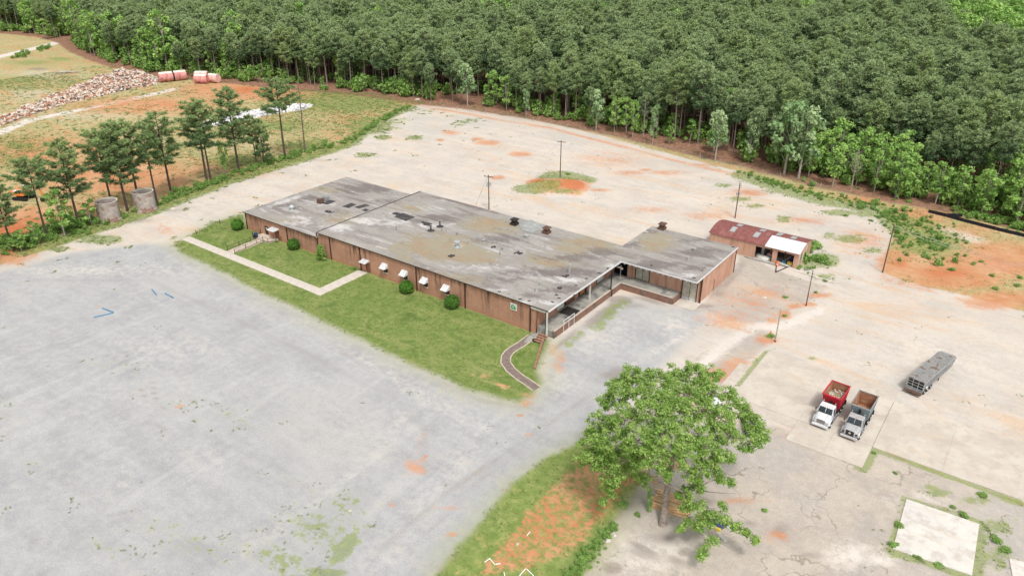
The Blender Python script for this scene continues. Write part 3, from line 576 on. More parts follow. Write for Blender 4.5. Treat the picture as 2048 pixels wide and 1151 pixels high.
# curved asphalt walk with pale kerbs
pts = [G(*p) for p in ((1072, 661), (1064, 672), (1043.5, 687.6), (1030, 695.5), (1019.9, 702.3), (1012.5, 712), (1011, 724.5), (1021.3, 739.3), (1039, 754), (1059.7, 767.3), (1073, 777))]
def ribbon(pts, w0, w1, z0, z1):
    mb = MB(); n = len(pts); vs = []
    for i, p in enumerate(pts):
        d = (pts[min(i+1, n-1)]-pts[max(i-1, 0)]).normalized(); nn = Vector((-d.y, d.x, 0))
        for w, z in ((w0, z0), (w0, z1), (w1, z1), (w1, z0)): vs.append(p+nn*w+Vector((0, 0, z)))
    fs = []
    for i in range(n-1):
        for k in range(4): fs.append((i*4+k, i*4+(k+1) % 4, (i+1)*4+(k+1) % 4, (i+1)*4+k))
    fs += [(0, 1, 2, 3), ((n-1)*4+3, (n-1)*4+2, (n-1)*4+1, (n-1)*4)]
    return mb.add(vs, fs)
cw = thing('curved_walkway', None, None, (0, 0, 0)); cw['kind'] = 'structure'
ribbon(pts[1:], -.62, .62, -.05, .05).build('asphalt_surface', M['walkasph'], cw)
ribbon(pts[1:], -.8, -.63, -.05, .09).build('walkway_kerb', M['kerb'], cw); ribbon(pts[1:], .63, .8, -.05, .09).build('walkway_kerb', M['kerb'], cw)
g = [G(*p) for p in ((1069, 661), (1100, 668), (1088, 684), (1062, 683.5), (1047, 685), (1056, 673))]
MB().prism([(p.x, p.y) for p in g], -.05, .06, axis='Z').build('walkway_apron', M['concrete'], cw)

# ------------------------------------------------------------ the factory building
Z1, Z0 = 5.0, 4.0
bd = thing('factory_building', 'long low brown brick factory with stained flat grey roof and loading dock', 'building', (-82, 100, 0))
def rooff(X, Y, z):
    B = lambda *a, **k: blob(X, Y, *a, z=z, **k)
    f = {}
    f['tan'] = smax(B(985, 450, 70, 22), B(870, 495, 110, 34), B(950, 512, 70, 20, 1.1), B(1310, 482, 50, 22, 1.2), B(1170, 490, 75, 24, .9), B(830, 415, 40, 12, .6), B(640, 380, 50, 8, .6), B(690, 440, 60, 12, .6), B(900, 560, 60, 14, .5), B(1090, 520, 70, 20, .6), B(560, 440, 40, 6, .3))
    f['dark'] = smax(B(735, 378, 70, 12, 1.1), B(560, 412, 60, 8, .8), B(620, 395, 50, 9, .6), B(880, 435, 50, 10, .9), B(1000, 478, 60, 12, .9), B(920, 405, 90, 8, .8, tilt=.25), B(1020, 560, 40, 10, .6), B(1100, 545, 120, 12, .9), B(1120, 580, 70, 10, .8), B(1150, 515, 90, 9, .7), B(1200, 505, 40, 10, 1),
                     B(1300, 530, 80, 10, 1.1), B(1400, 505, 50, 12, 1.1), B(1290, 460, 60, 7, .9), B(1260, 490, 30, 10, 1), B(1400, 480, 60, 6, .8), B(1390, 535, 40, 8, .7), B(820, 440, 40, 7, .5), B(770, 400, 50, 6, .4), B(700, 460, 50, 6, .5), B(1060, 590, 70, 8, .5), B(870, 560, 60, 6, .5), B(1010, 415, 60, 6, .3))
    f['white'] = smax(B(680, 455, 50, 14, .8), B(740, 440, 60, 14, .8), B(790, 445, 40, 10, .9), B(570, 402, 60, 6, .9, tilt=-.3), B(880, 452, 40, 8, 1), B(600, 435, 50, 6, .5), B(1050, 605, 60, 10, 1), B(1130, 560, 60, 8, .8), B(915, 492, 18, 6, 1), B(850, 450, 20, 5, 1.2), B(1000, 500, 40, 6, .6), B(960, 535, 90, 10, .6),
                      B(1040, 505, 10, 4, 1.3), B(800, 428, 26, 8, .8), B(1220, 530, 26, 10, .9), B(1380, 550, 30, 6, .9), B(1340, 480, 30, 5, .3), B(1310, 458, 60, 5, .5), B(720, 495, 60, 6, .5), B(590, 445, 60, 8, .4), B(1100, 605, 30, 8, .8), B(640, 408, 60, 8, .5), B(1000, 580, 60, 6, .5))
    return f
def roofmat():
    t = NT('stained_roof'); t.b.inputs['Roughness'].default_value = .8
    p = t.pos(); a = t.noise(.16, 5, rough=.65, dist=.6); b = t.noise(.7, 5, rough=.7); s = t.noise(1.0, 5, t.map(p, .07, .42, 1, R(-12)), .65, .5); s2 = t.noise(1.0, 4, t.map(p, .1, .5, 1, R(-50)), .6, .6); f = t.noise(4, 4, rough=.75)
    c = t.mix(t.ss(a, .35, .65), (.275, .255, .235), (.35, .33, .30))
    c = t.mix(t.ss(s, .47, .66, 0, .85), c, (.20, .172, .165))
    c = t.mix(t.ss(s2, .55, .72, 0, .75), c, (.51, .49, .485))
    e = t.math('ADD', t.math('MULTIPLY', t.math('SUBTRACT', b, .5), 2.2), t.math('MULTIPLY', t.math('SUBTRACT', s, .5), 2.6))
    def bm(n, lo, hi, k=1.0): return t.math('MULTIPLY', t.ss(t.math('ADD', t.attr(n), e), lo, hi), k)
    c = t.mix(bm('tan', .0, .4, .95), c, (.30, .265, .19))
    c = t.mix(t.math('MULTIPLY', bm('tan', .35, .7, .75), t.ss(a, .4, .6)), c, (.34, .24, .15))
    c = t.mix(bm('dark', .0, .6, .75), c, (.15, .125, .12))
    c = t.mix(t.math('MULTIPLY', bm('white', .1, .9, .95), t.ss(f, .35, .6, .5, 1)), c, (.60, .58, .575))
    c = t.mix(t.math('MULTIPLY', t.ss(f, .5, .66, 0, .7), t.ss(a, .42, .58)), c, (.12, .105, .10)); c = t.mix(t.ss(t.noise(.45, 5, rough=.7, dist=1.2), .56, .70, 0, .6), c, (.17, .145, .14)); c = t.mix(t.ss(b, .55, .75, 0, .35), c, (.24, .215, .205)); c = t.mix(t.ss(t.noise(2.0, 5, t.map(p, .3, 1, 1, R(-12)), .75), .56, .72, 0, .45), c, (.5, .48, .47))
    t.bump(b, .2, .05)
    return t.color(c)
M['roof'] = roofmat()
def roofgrid(name, x0, x1, y0, y1, z, th, x2=None, y2=None, hole=None):
    gx = np.arange(x0, x1+.01, (x1-x0)/max(2, int((x1-x0)/.6))); gy = np.arange(y0, y1+.01, (y1-y0)/max(2, int((y1-y0)/.6)))
    X, Y = make_grid(gx, gy); I, J = np.meshgrid(np.arange(len(gx)-1), np.arange(len(gy)-1)); k = (J*len(gx)+I).ravel()
    Q = np.stack([k, k+1, k+len(gx)+1, k+len(gx)], 1)
    me = bpy.data.meshes.new(name); L = bd.location
    vs = [(float(a)-L.x, float(b)-L.y, z) for a, b in zip(X, Y)]
    n = len(vs); vs += [(a-L.x, b-L.y, zz) for zz in (z-th, z) for a, b in ((x0, y0), (x1, y0), (x1, y1), (x0, y1))]
    fs_ = [tuple(int(v) for v in q) for q in Q] + [(n, n+3, n+2, n+1)] + [(n+i, n+(i+1) % 4, n+4+(i+1) % 4, n+4+i) for i in range(4)]
    me.from_pydata(vs, [], fs_)
    for kk, a in rooff(X, Y, z).items():
        at = me.attributes.new(kk, 'FLOAT', 'POINT'); v = np.full(len(vs), -1.0, np.float32); v[:n] = a; at.data.foreach_set('value', v)
    me.materials.append(M['roof']); me.materials.append(M['white'])
    o = bpy.data.objects.new(name, me); col.objects.link(o); o.parent = bd; return o
roofgrid('roof', -109.2, -55.65, 85.42, 114.75, Z1, .22)
roofgrid('roof', -132.3, -109.25, 85.3, 114.1, Z0, .2)
roofgrid('roof', -58.7, -41.35, 108.55, 126.65, Z1+.012, .22)
W_ = lambda nm, a, b, m, lab=None: MB().span(a, b).build(nm, m, bd, world=True, label=lab)
# facade strips between the downspouts: each a wall of its own
ds = [-132.15, -118.85, -109.58, -105.97, -97.76, -83.63, -72.56, -59.18]
doors = {(-126.3, -125.1): (0, 2.25), (-122.95, -121.5): (0, 2.2), (-96.55, -95.3): (0, 2.15)}
wins = [-91.35, -86.45, -81.6, -76.65]
def facade(x0, x1, ztop):
    """front wall strip with real openings"""
    ops = [(a, b, 0.0, h[1]) for (a, b), h in doors.items() if x0 < a < x1] + [(w-.55, w+.55, 1.35, 2.55) for w in wins if x0 < w < x1]
    mb = MB(); cur = x0
    for a, b, za, zb in sorted(ops):
        mb.span((cur, 85.75, -.1), (a, 86.05, ztop)); mb.span((a, 85.75, zb), (b, 86.05, ztop))
        if za > 0: mb.span((a, 85.75, -.1), (b, 86.05, za))
        cur = b
    mb.span((cur, 85.75, -.1), (x1, 86.05, ztop)); mb.build('wall', M['brick'], bd, world=True)
xs_ = [-132.1, -118.85, -109.2, -105.97, -97.76, -83.63, -72.56, -59.3]
for i in range(len(xs_)-1): facade(xs_[i]+.02, xs_[i+1]-.02, (Z0 if xs_[i] < -109.3 else Z1)-.23)
for x in ds:
    zt = Z0 if x < -109.6 else Z1
    MB().span((x-.07, 85.56, 0), (x+.07, 85.74, zt-.24)).build('downspout', M['darkbrown'], bd, world=True)
MB().span((-132.3, 85.28, Z0-.17), (-109.3, 85.30-.004, Z0-.02)).build('eave_trim', M['darkbrown'], bd, world=True)
MB().span((-109.2, 85.40, Z1-.2), (-55.7, 85.417, Z1-.05)).build('eave_trim', M['darkbrown'], bd, world=True)
MB().span((-55.64, 85.4, Z1-.26), (-55.5, 108.5, Z1-.02)).build('eave_trim', M['white'], bd, world=True)
MB().span((-55.5, 108.42, Z1-.24), (-41.3, 108.53, Z1-.04)).build('eave_trim', M['white'], bd, world=True)
MB().span((-41.33, 108.5, Z1-.26), (-41.2, 126.7, Z1-.02)).build('eave_trim', M['white'], bd, world=True)
# step up between the two roofs
W_('wall', (-109.19, 86.1, 0), (-108.95, 114.6, Z1-.23), M['brick'])
W_('parapet', (-109.2, 85.45, Z1+.0), (-109.08, 114.7, Z1+.1), M['roofmat'])
W_('parapet', (-109.42, 85.9, Z0+.01), (-109.22, 114.3, Z1-.24), M['darkbrown'])
# remaining outside walls
W_('wall', (-132.1, 86.07, -.1), (-131.8, 113.8, Z0-.21), M['brick'])
W_('wall', (-131.8, 113.5, -.1), (-109.2, 113.8, Z0-.21), M['brick'])
W_('wall', (-108.9, 114.2, -.1), (-58.6, 114.5, Z1-.23), M['brick'])
W_('wall', (-58.55, 114.6, -.1), (-58.25, 126.2, Z1-.22), M['brick2'])
W_('wall', (-58.2, 126.0, -.1), (-41.7, 126.3, Z1-.22), M['brick2'])
W_('wall', (-41.68, 111.1, -.1), (-41.4, 126.3, Z1-.22), M['brick2'], 'pinkish side wall with one dark vertical crack')
MB().span((-41.42, 116.9, 0), (-41.35, 117.0, 2.2)).build('wall_crack', M['darkbrown'], bd, world=True)
MB().span((-41.44, 110.86, 0), (-41.25, 111.08, Z1-.25)).build('downspout', M['darkbrown'], bd, world=True)
MB().span((-41.5, 126.32, 0), (-41.3, 126.5, Z1-.25)).build('downspout', M['darkbrown'], bd, world=True)
# inner dock wall (faces east), with its row of doors
yc = [(85.8, 91.95, 'b'), (91.95, 94.2, 'white'), (94.2, 94.8, 'dk'), (94.8, 97.4, 'brown'), (97.4, 98.45, 'b'), (98.45, 99.2, 'dk'), (99.2, 100.8, 'ob'), (100.8, 101.3, 'dk'), (101.3, 104.4, 'b'), (104.4, 104.95, 'dk'), (104.95, 107.4, 'white'), (107.4, 110.9, 'b')]
DT = 3.4
for a, b, k in yc:
    if k == 'b': W_('wall', (-58.4, a, -.1), (-58.1, b, Z1-.23), M['brick'])
    else:
        W_('lintel', (-58.4, a+.01, DT), (-58.1, b-.01, Z1-.23), M['brick'])
        mt = {'white': M['offwhite'], 'dk': M['doordark'], 'brown': M['brown'], 'ob': M['obrown']}[k]  # dk panels are painted doorway shade, not door leaves
        dd = MB().span((-58.38, a+.02, 1.2), (-58.24, b-.02, DT-.01)).build('dock_door', mt, bd, world=True, label={'white': 'pale roll-up dock door', 'dk': 'open doorway, its shade painted near-black', 'brown': 'dark brown dock door', 'ob': 'orange-brown plywood door'}[k])
        if k == 'white':
            for q in range(5): MB().span((-58.24, a+.05, 1.3+q*.42), (-58.21, b-.05, 1.33+q*.42)).build('door_rib', M['rollup'], bd, world=True)
W_('wall', (-59.28, 85.75, -.1), (-58.1, 86.05, Z1-.23), M['brick'])
W_('wall', (-58.08, 85.6, 0.9), (-58.0, 85.7, Z1-.24), M['brick'])
# wing front: recess, rollup doors
for a, b in ((-55.4, -53.85), (-50.95, -44.8), (-41.9, -41.7)):
    W_('wall', (a, 110.8, -.1), (b, 111.1, Z1-.22), M['brick2'])
W_('wall', (-58.1, 110.8, 4.2), (-55.42, 111.1, Z1-.22), M['brick2'])
W_('doorway_recess', (-58.1, 112.2, 0), (-55.4, 112.3, 4.3), M['doordark'], 'wide open doorway, its shade painted near-black, in the inner corner of the dock')
W_('doorway_recess', (-55.4, 111.12, 0), (-55.3, 112.2, 4.3), M['doordark']); W_('doorway_recess', (-58.24, 111.0, 0), (-58.14, 112.2, 4.3), M['doordark'])
for a, b, z0, z1, lab in ((-53.83, -50.97, 1.2, 3.95, 'pale roll-up door above the dock platform'), (-44.78, -41.92, 0.0, 3.6, 'pale roll-up door at ground level, white panel at its foot')):
    W_('lintel', (a, 110.8, z1), (b, 111.1, Z1-.22), M['brick2'])
    dr = MB().span((a+.05, 110.98, z0), (b-.05, 111.06, z1)).build('rollup_door', M['rollup'], bd, world=True, label=lab)
    L = dr.location
    nsl = int((z1-z0)/.42)
    for q in range(nsl):
        mb = MB().span((a+.08, 110.95, z0+.03+q*.42), (b-.08, 110.975, z0+.41+q*.42))
        o = mb.build('door_slat', M['rollup'] if not (z0 == 0 and q == 0) else M['white'], bd, world=True); o.parent = dr; 
        o.location = (0, 0, 0)
    for xx in (a-.02, b-.1): MB().span((xx, 110.72, z0), (xx+.12, 110.79, z1+.1)).build('door_frame', M['darkbrown'], bd, world=True)
    MB().span(((a+b)/2-.03, 110.9, z0), ((a+b)/2+.03, 110.945, z1)).build('door_bar', M['darkbrown'], bd, world=True)
me = MB().box((0, 0, 0), (.2, .34, .28), taper=.6).mesh('rafter_tail', M['offwhite'])
for i in range(13): part('rafter_tail', me, bd, (-55.0+i*1.07+82, 108.75-100, Z1-.42))
# dock platform
W_('dock_platform', (-58.08, 86.1, 0), (-55.0, 110.78, 1.2), M['concrete'])
W_('dock_platform', (-54.98, 107.75, 0), (-44.95, 110.78, 1.2), M['concrete'])
W_('dock_wall', (-54.98, 86.0, 0), (-54.86, 107.6, 1.12), M['dockbrick'])
W_('dock_wall', (-54.84, 107.6, 0), (-44.9, 107.72, 1.12), M['dockbrick'])
W_('dock_wall', (-44.93, 107.74, 0), (-44.8, 110.75, 1.12), M['dockbrick'])
W_('dock_edge', (-55.15, 86.2, 1.205), (-54.84, 107.6, 1.26), M['kerb']); W_('dock_edge', (-54.8, 107.58, 1.205), (-44.8, 107.85, 1.26), M['kerb'])
W_('door_pad', (-44.6, 107.6, 0), (-41.0, 110.7, .1), M['walkc'])
W_('dock_leveller_plate', (-57.9, 91.9, 1.205), (-55.3, 94.6, 1.225), M['dark'])
# posts
MB().span((-55.75, 85.0, 0), (-55.52, 85.22, Z1-.26)).build('post', M['offwhite'], bd, world=True, label='white corner post under the roof corner')
MB().span((-55.95, 85.04, 0), (-55.78, 85.2, Z1-.26)).build('downspout', M['dark'], bd, world=True)
MB().span((-56.1, 98.5, 1.2), (-55.88, 98.72, Z1-.24)).build('post', M['offwhite'], bd, world=True)
MB().span((-55.1+.0, 104.1, 1.26), (-54.93, 104.27, Z1-.26)).build('post', M['dark'], bd, world=True)
MB().span((-54.84, 104.1, 0), (-54.7, 104.27, 1.4)).build('downspout', M['dark'], bd, world=True)
MB().tube((-55.0, 107.4, 1.26), (-55.0, 107.4, Z1-.24), .05).build('post', M['steel'], bd, world=True)
W_('porch_beam', (-59.0, 85.5, Z1-.62), (-55.76, 85.6, Z1-.26), M['offwhite'])
rl = MB(); 
for y in (88.6, 90.2, 91.8): rl.tube((-54.75, y, 0), (-54.75, y, 2.1), .05)
rl.tube((-54.75, 88.6, 2.1), (-54.75, 91.8, 2.1), .05); rl.tube((-54.75, 88.6, 1.55), (-54.75, 91.8, 1.55), .04)
rl.build('dock_rail', M['white'], bd, world=True)
MB().tube((-54.9, 104.6, 1.45), (-54.9, 107.4, 1.45), .05).tube((-54.9, 106.2, 1.26), (-54.9, 106.2, 1.45), .04).build('dock_rail', M['white'], bd, world=True)
sgn = MB().box((-55.6, 108.0, 3.9), (1.5, .06, .32), rz=R(-8)).build('hanging_board', M['kerb'], bd, world=True, label='long pale board hanging at the inner corner')
MB().box((-55.6, 107.95, 3.9), (1.2, .03, .08), rz=R(-8)).build('board_stripe', M['brown'], bd, world=True)
MB().tube((-57.5, 107.9, 4.1), (-57.5, 107.9, 4.5), .2, .12, 10).build('dock_lamp', M['white'], bd, world=True)
# wall sign with the green emblem
sg = MB().span((-63.1, 85.66, 2.85), (-61.85, 85.74, 4.05)).build('wall_sign', M['white'], bd, world=True, label='small square white sign with a green emblem')
def greenm(): return pm('sign_green', (.09, .33, .12), .6, .2)
M['sgreen'] = greenm()
em = MB(); em.prism([(-62.92, 3.1), (-62.05, 3.02), (-62.0, 3.45), (-62.25, 3.72), (-62.5, 3.82), (-62.75, 3.78), (-62.93, 3.6)], 85.62, 85.655)
o = em.build('emblem', M['sgreen'], bd, world=True); o.parent = sg
o = MB().prism([(-62.62, 3.35), (-62.4, 3.33), (-62.38, 3.5), (-62.5, 3.6), (-62.62, 3.52)], 85.6, 85.617).build('emblem_mark', M['white'], bd, world=True); o.parent = sg
# awnings, windows, doors
def awning(x, w, z0, z1, d, mt):
    mb = MB()
    mb.add([(x-w/2, 85.74, z1), (x+w/2, 85.74, z1), (x+w/2, 85.74-d, z0), (x-w/2, 85.74-d, z0), (x-w/2, 85.74, z1-.05), (x+w/2, 85.74, z1-.05), (x+w/2, 85.74-d, z0-.05), (x-w/2, 85.74-d, z0-.05)],
           [(0, 3, 2, 1), (4, 5, 6, 7), (0, 1, 5, 4), (3, 7, 6, 2), (1, 2, 6, 5), (0, 4, 7, 3)])
    mb.add([(x-w/2-.005, 85.74, z1-.06), (x-w/2-.005, 85.74-d, z0-.06), (x-w/2-.005, 85.74, z0-.06), (x+w/2+.005, 85.74, z1-.06), (x+w/2+.005, 85.74-d, z0-.06), (x+w/2+.005, 85.74, z0-.06)], [(0, 1, 2), (3, 5, 4)])
    o = mb.build('awning', mt, bd, world=True)
    nr = 6
    for i in range(1, nr):
        xx = x-w/2+w*i/nr
        q = MB().tube((xx, 85.73, z1+.02), (xx, 85.74-d+.02, z0+.02), .02, n=4).build('awning_rib', M['steel'], bd, world=True); q.parent = o
    return o
for w in wins:
    awning(w, 1.35, 2.45, 3.2, 1.05, M['white'])
    f_ = MB().span((w-.55, 85.84, 1.35), (w+.55, 85.9, 1.43)).span((w-.55, 85.84, 2.47), (w+.55, 85.9, 2.55)).span((w-.55, 85.84, 1.43), (w-.47, 85.9, 2.47)).span((w+.47, 85.84, 1.43), (w+.55, 85.9, 2.47)).span((w-.47, 85.85, 1.93), (w+.47, 85.89, 1.98)).build('window', M['darkbrown'], bd, world=True)
    for za, zb in ((1.44, 1.92), (1.99, 2.46)):
        q = MB().span((w-.46, 85.91, za), (w+.46, 85.93, zb)).build('pane', M['glass'], bd, world=True); q.parent = f_
    q = MB().span((w-.62, 85.62, 1.24), (w+.62, 85.745, 1.34)).build('sill', M['kerb'], bd, world=True); q.parent = f_
awning(-96.3, 1.6, 2.35, 2.62, 1.25, M['white']); awning(-122.5, 2.1, 2.4, 2.65, 1.45, M['white'])
for a, b, m, lab in ((-126.25, -125.15, M['dark'], 'dark door with a small pale notice'), (-122.9, -121.55, M['brown'], 'brown door under the flat white canopy'), (-96.5, -95.35, M['brown'], 'brown door under a small white canopy')):
    d_ = MB().span((a, 85.86, .02), (b, 85.93, 2.15)).build('door', m, bd, world=True, label=lab)
    q = MB().tube((b-.12, 85.8, 1.0), (b-.12, 85.86, 1.0), .04).build('handle', M['chrome'], bd, world=True); q.parent = d_
MB().span((-125.95, 85.83, 1.5), (-125.55, 85.855, 1.85)).build('door_notice', M['offwhite'], bd, world=True)
# roof fittings
def rp_(px, py, z=Z1): g = G(px, py, z); return g.x, g.y
x, y = rp_(584, 419, Z0); MB().lathe([(.02, 0), (.42, 0), (.4, .45), (.62, .5), (.62, .75), (.3, 1.0), (.02, 1.05)], (x, y, Z0), 14).build('roof_fan', M['galv'], bd, world=True, label='galvanised round fan nearest the left end')
for (px, py, m, nm) in ((641, 406, 'timberD', 'roof_unit'), (652, 401, 'steel', 'roof_unit')):
    x, y = rp_(px, py, Z0); MB().box((x, y, Z0+.5), (1.1, 1.1, .9)).box((x, y, Z0+.97), (.7, .7, .08)).build(nm, M[m], bd, world=True, bevel=.04)
def matq(pts, z):
    g = [G(px, py, z) for px, py in pts]; gx = sorted(p.x for p in g); gy = sorted(p.y for p in g)
    MB().prism([(p.x, p.y) for p in g], z+.01, z+.05, axis='Z').build('roof_patch', M['roofmat'], bd, world=True)
for pts_, z in (([(644, 407), (661, 400), (672, 402.5), (655, 409)], Z0), ([(684, 413), (702, 406), (713, 409), (697, 416)], Z0), ([(709, 414), (730, 408), (740, 411), (718, 417)], Z0), ([(724, 420), (731, 417), (739, 420), (731, 423)], Z0),
                 ([(788, 433), (806, 426), (830, 434), (812, 442)], Z1), ([(783, 427), (792, 424), (803, 427), (794, 431)], Z1), ([(1058, 448), (1070, 444), (1076, 447), (1063, 451)], Z1)): matq(pts_, z)
g = [G(*p, Z1) for p in ((1034, 447), (1062, 440), (1090, 452), (1088, 459), (1062, 466), (1046, 461))]
MB().prism([(p.x, p.y) for p in g], Z1+.01, Z1+.09, axis='Z').build('roof_patch', M['greyroof'], bd, world=True, label='large grey patch beside the black hoods')
rub = MB()
for cxp, cyp, n, sx, sy, z in ((658, 424, 16, 10, 2.5, Z0), (851, 449, 22, 9, 3.5, Z1), (902, 513, 8, 7, 2, Z1), (1038, 506, 7, 5, 2, Z1), (987, 494, 5, 4, 1, Z1), (1133, 552, 4, 6, 2, Z1), (1118, 577, 4, 3, 2, Z1)):
    for i in range(n):
        g = G(cxp+random.gauss(0, sx*.5), cyp+random.gauss(0, sy*.5), z); rub.box((g.x, g.y, z+.09), (random.uniform(.2, .9), random.uniform(.15, .4), random.uniform(.05, .16)), rz=random.uniform(0, 3))
o = rub.build('roof_debris', M['roofmat'], bd, world=True); o['kind'] = 'stuff'
for px, py in ((862, 461), (880, 453)):
    x, y = rp_(px, py); MB().lathe([(.02, 0), (.75, 0), (.7, .06), (.15, .08), (.12, .9), (.25, .95), (.02, 1.1)], (x, y, Z1+.01), 12).build('roof_vent', M['roofmat'], bd, world=True)
x, y = rp_(914.5, 494); MB().lathe([(.02, 0), (.7, 0), (.7, .1), (.3, .15), (.3, .8), (.62, .9), (.62, 1.15), (.02, 1.25)], (x, y, Z1), 12).build('roof_vent', M['galv'], bd, world=True, label='white mushroom vent in the middle of the roof')
for px, py, h, r_ in ((938.7, 489, .9, .14), (793, 460, .7, .1), (913.7, 470, .5, .12), (1138.5, 545, 1.5, .16), (1081, 571, .7, .14), (1053, 473, .25, .3), (1004, 500, .4, .12), (884, 461, .4, .1), (1000, 509, .4, .12), (1070, 583, .5, .08), (967, 483, .3, .2), (1389, 500, .3, .25), (1376, 519, .5, .15), (1406, 542, .6, .1)):
    x, y = rp_(px, py); MB().tube((x, y, Z1), (x, y, Z1+h), r_, n=8).tube((x, y, Z1+h), (x, y, Z1+h+.12), r_*1.5, n=8).build('vent_pipe', M['galv'] if r_ > .13 else M['steel'], bd, world=True)
for px, py, m, k in ((1029, 449, 'dark', 1.0), (1093, 466, 'timberD', 1.0), (1324, 458, 'timberD', 1.0)):
    x, y = rp_(px, py); MB().box((x, y, Z1+.25), (1.3, 1.3, .5)).box((x, y, Z1+.8), (.9, .9, .6)).box((x, y, Z1+1.2), (1.5, 1.5, .22), taper=.7).build('exhaust_hood', M[m], bd, world=True)
me = MB().box((0, 0, .04), (.5, .22, .08)).mesh('roof_scupper', M['roofmat'])
for px, py, z in ((1198, 546, Z1), (1173, 557, Z1), (1215, 537, Z1), (1152, 571, Z1), (1118, 596, Z1), (1105, 604, Z1), (999, 583, Z1), (1058, 602, Z1), (1040, 598, Z1), (1303, 531, Z1), (1388, 556, Z1), (1466, 494, Z1), (1150, 590, Z1), (1113, 590, Z1)):
    x, y = rp_(px, py); part('roof_scupper', me, bd, (x+82, y-100, z+.02), (0, 0, random.uniform(0, 1.5)))

# steps, retaining wall and manhole by the porch
st_ = thing('timber_steps', 'short flight of brown timber steps beside the white corner post', 'steps', (-56.3, 83.4, 0))
for i in range(4): MB().box((.1+i*.02, .25+i*.42, .12+.2*i), (1.5, .4, .24)).build('step', M['timber'] if i % 2 else M['timber'], st_)
for i in range(4): MB().box((.1, .05+i*.42, .12+.2*i), (1.5, .05, .22)).build('riser', M['timberD'], st_)
rw = thing('timber_retaining_wall', 'low brown timber edging wall running down from the steps', 'wall', G(1086, 680))
a, b = G(1087, 680), G(1068.6, 738.5); n = 6
for i in range(n):
    p, q = a.lerp(b, i/n), a.lerp(b, (i+.96)/n); c = (p+q)/2-rw.location; d = q-p
    MB().box((c.x, c.y, .3-.03*i), (d.length, .3, .6-.05*i), rz=math.atan2(d.y, d.x)).build('timber', M['timber'], rw)
g = G(1071, 681); mh = MB().tube((0, 0, 0), (0, 0, .12), .55, n=16).build('manhole_cover', M['dark']); mh.location = (g.x, g.y, .03); tag(mh, 'round dark manhole cover in the paving by the steps', 'manhole')
# iron railings of the entry ramp
def railing(pts, lab):
    r = thing('iron_railing', lab, 'railing', pts[0], 0, 'railings of the entry ramp')
    o = pts[0]
    for i in range(len(pts)-1):
        p, q = pts[i]-o, pts[i+1]-o; d = q-p; L = d.length; u = d.normalized(); ang = math.atan2(u.y, u.x)
        MB().tube(p+Vector((0, 0, 0)), p+Vector((0, 0, 1.0)), .05, n=6).build('rail_post', M['dark'], r)
        m = MB(); m.tube(p+Vector((0, 0, .9)), q+Vector((0, 0, .9)), .028, n=5); m.tube(p+Vector((0, 0, .2)), q+Vector((0, 0, .2)), .024, n=5)
        k = max(1, int(L/.62)); mb = MB()
        for j in range(k):
            c = p+u*(L*(j+.5)/k)
            q_ = MB().ring((0, 0, 0), .22, .018, 'Y', 10, 4); 
            for v in q_.v:
                pass
            ca, sa = math.cos(ang), math.sin(ang)
            m.add([(c.x+v[0]*ca-v[1]*sa, c.y+v[0]*sa+v[1]*ca, .55+v[2]) for v in q_.v], q_.f)
        m.build('rail_panel', M['dark'], r)
    p = pts[-1]-o; MB().tube(p, p+Vector((0, 0, 1.0)), .05, n=6).build('rail_post', M['dark'], r)
railing([Vector(v) for v in ((-125.8, 76.3, 0), (-125.8, 79.0, .05), (-125.8, 81.7, .12), (-125.8, 83.1, .2), (-127.6, 83.6, .2), (-127.6, 85.6, .2))], 'black scrolled iron railing on the far side of the entry ramp')
railing([Vector(v) for v in ((-123.5, 76.3, 0), (-123.6, 79.0, .05), (-123.7, 81.65, .12), (-123.7, 83.2, .2), (-122.2, 83.3, .2), (-121.0, 84.4, .2), (-121.0, 85.6, .2))], 'black scrolled iron railing on the lawn side of the entry ramp')
g = thing('trash_bin', 'dark blue-black bin standing by the entry ramp railing', 'bin', (-126.3, 83.5, .3)); MB().lathe([(.02, 0), (.34, 0), (.42, .9), (.46, .95), (.3, 1.05), (.02, 1.1)], n=12).build('bin_body', M['tarp'], g); MB().box((0, -.5, .35), (.55, .12, .5)).build('bin_handle', M['dark'], g)

# ------------------------------------------------------------ shed
sh = thing('brick_shed', 'long brick shed with rusty red roof, white patch and two open bays', 'building', (-41.3, 139, 0))
X0, X1, Y0s, Y1s, HS = -49.9, -32.35, 134.9, 142.9, 3.1
S_ = lambda nm, a, b, m, lab=None: MB().span(a, b).build(nm, m, sh, world=True, label=lab)
for a, b in ((X0, -44.2), (-44.18, -40.55), (-37.2, -36.3), (-33.15, X1)): S_('wall', (a, Y0s, -.1), (b, Y0s+.25, HS), M['brick2'])
S_('lintel', (-40.54, Y0s, 2.55), (-37.21, Y0s+.25, HS), M['brick2']); S_('lintel', (-36.29, Y0s, 2.55), (-33.16, Y0s+.25, HS), M['brick2'])
S_('wall', (X0, Y1s-.25, -.1), (X1, Y1s, HS), M['brick2']); 
for xa in (X0, X1-.25):
    prof = [(Y0s+.26, -.1), (Y1s-.26, -.1), (Y1s-.26, HS)] + [(Y0s+.26+(Y1s-Y0s-.52)*(1-t), HS+.95*math.sin(math.pi*t)-.04) for t in (.15, .3, .45, .6, .75, .9)] + [(Y0s+.26, HS)]
    MB().prism(prof, xa, xa+.25, axis='X').build('gable_wall', M['brick2'], sh, world=True)
S_('floor', (X0+.3, Y0s+.3, 0), (X1-.3, Y1s-.3, .05), M['concrete'])
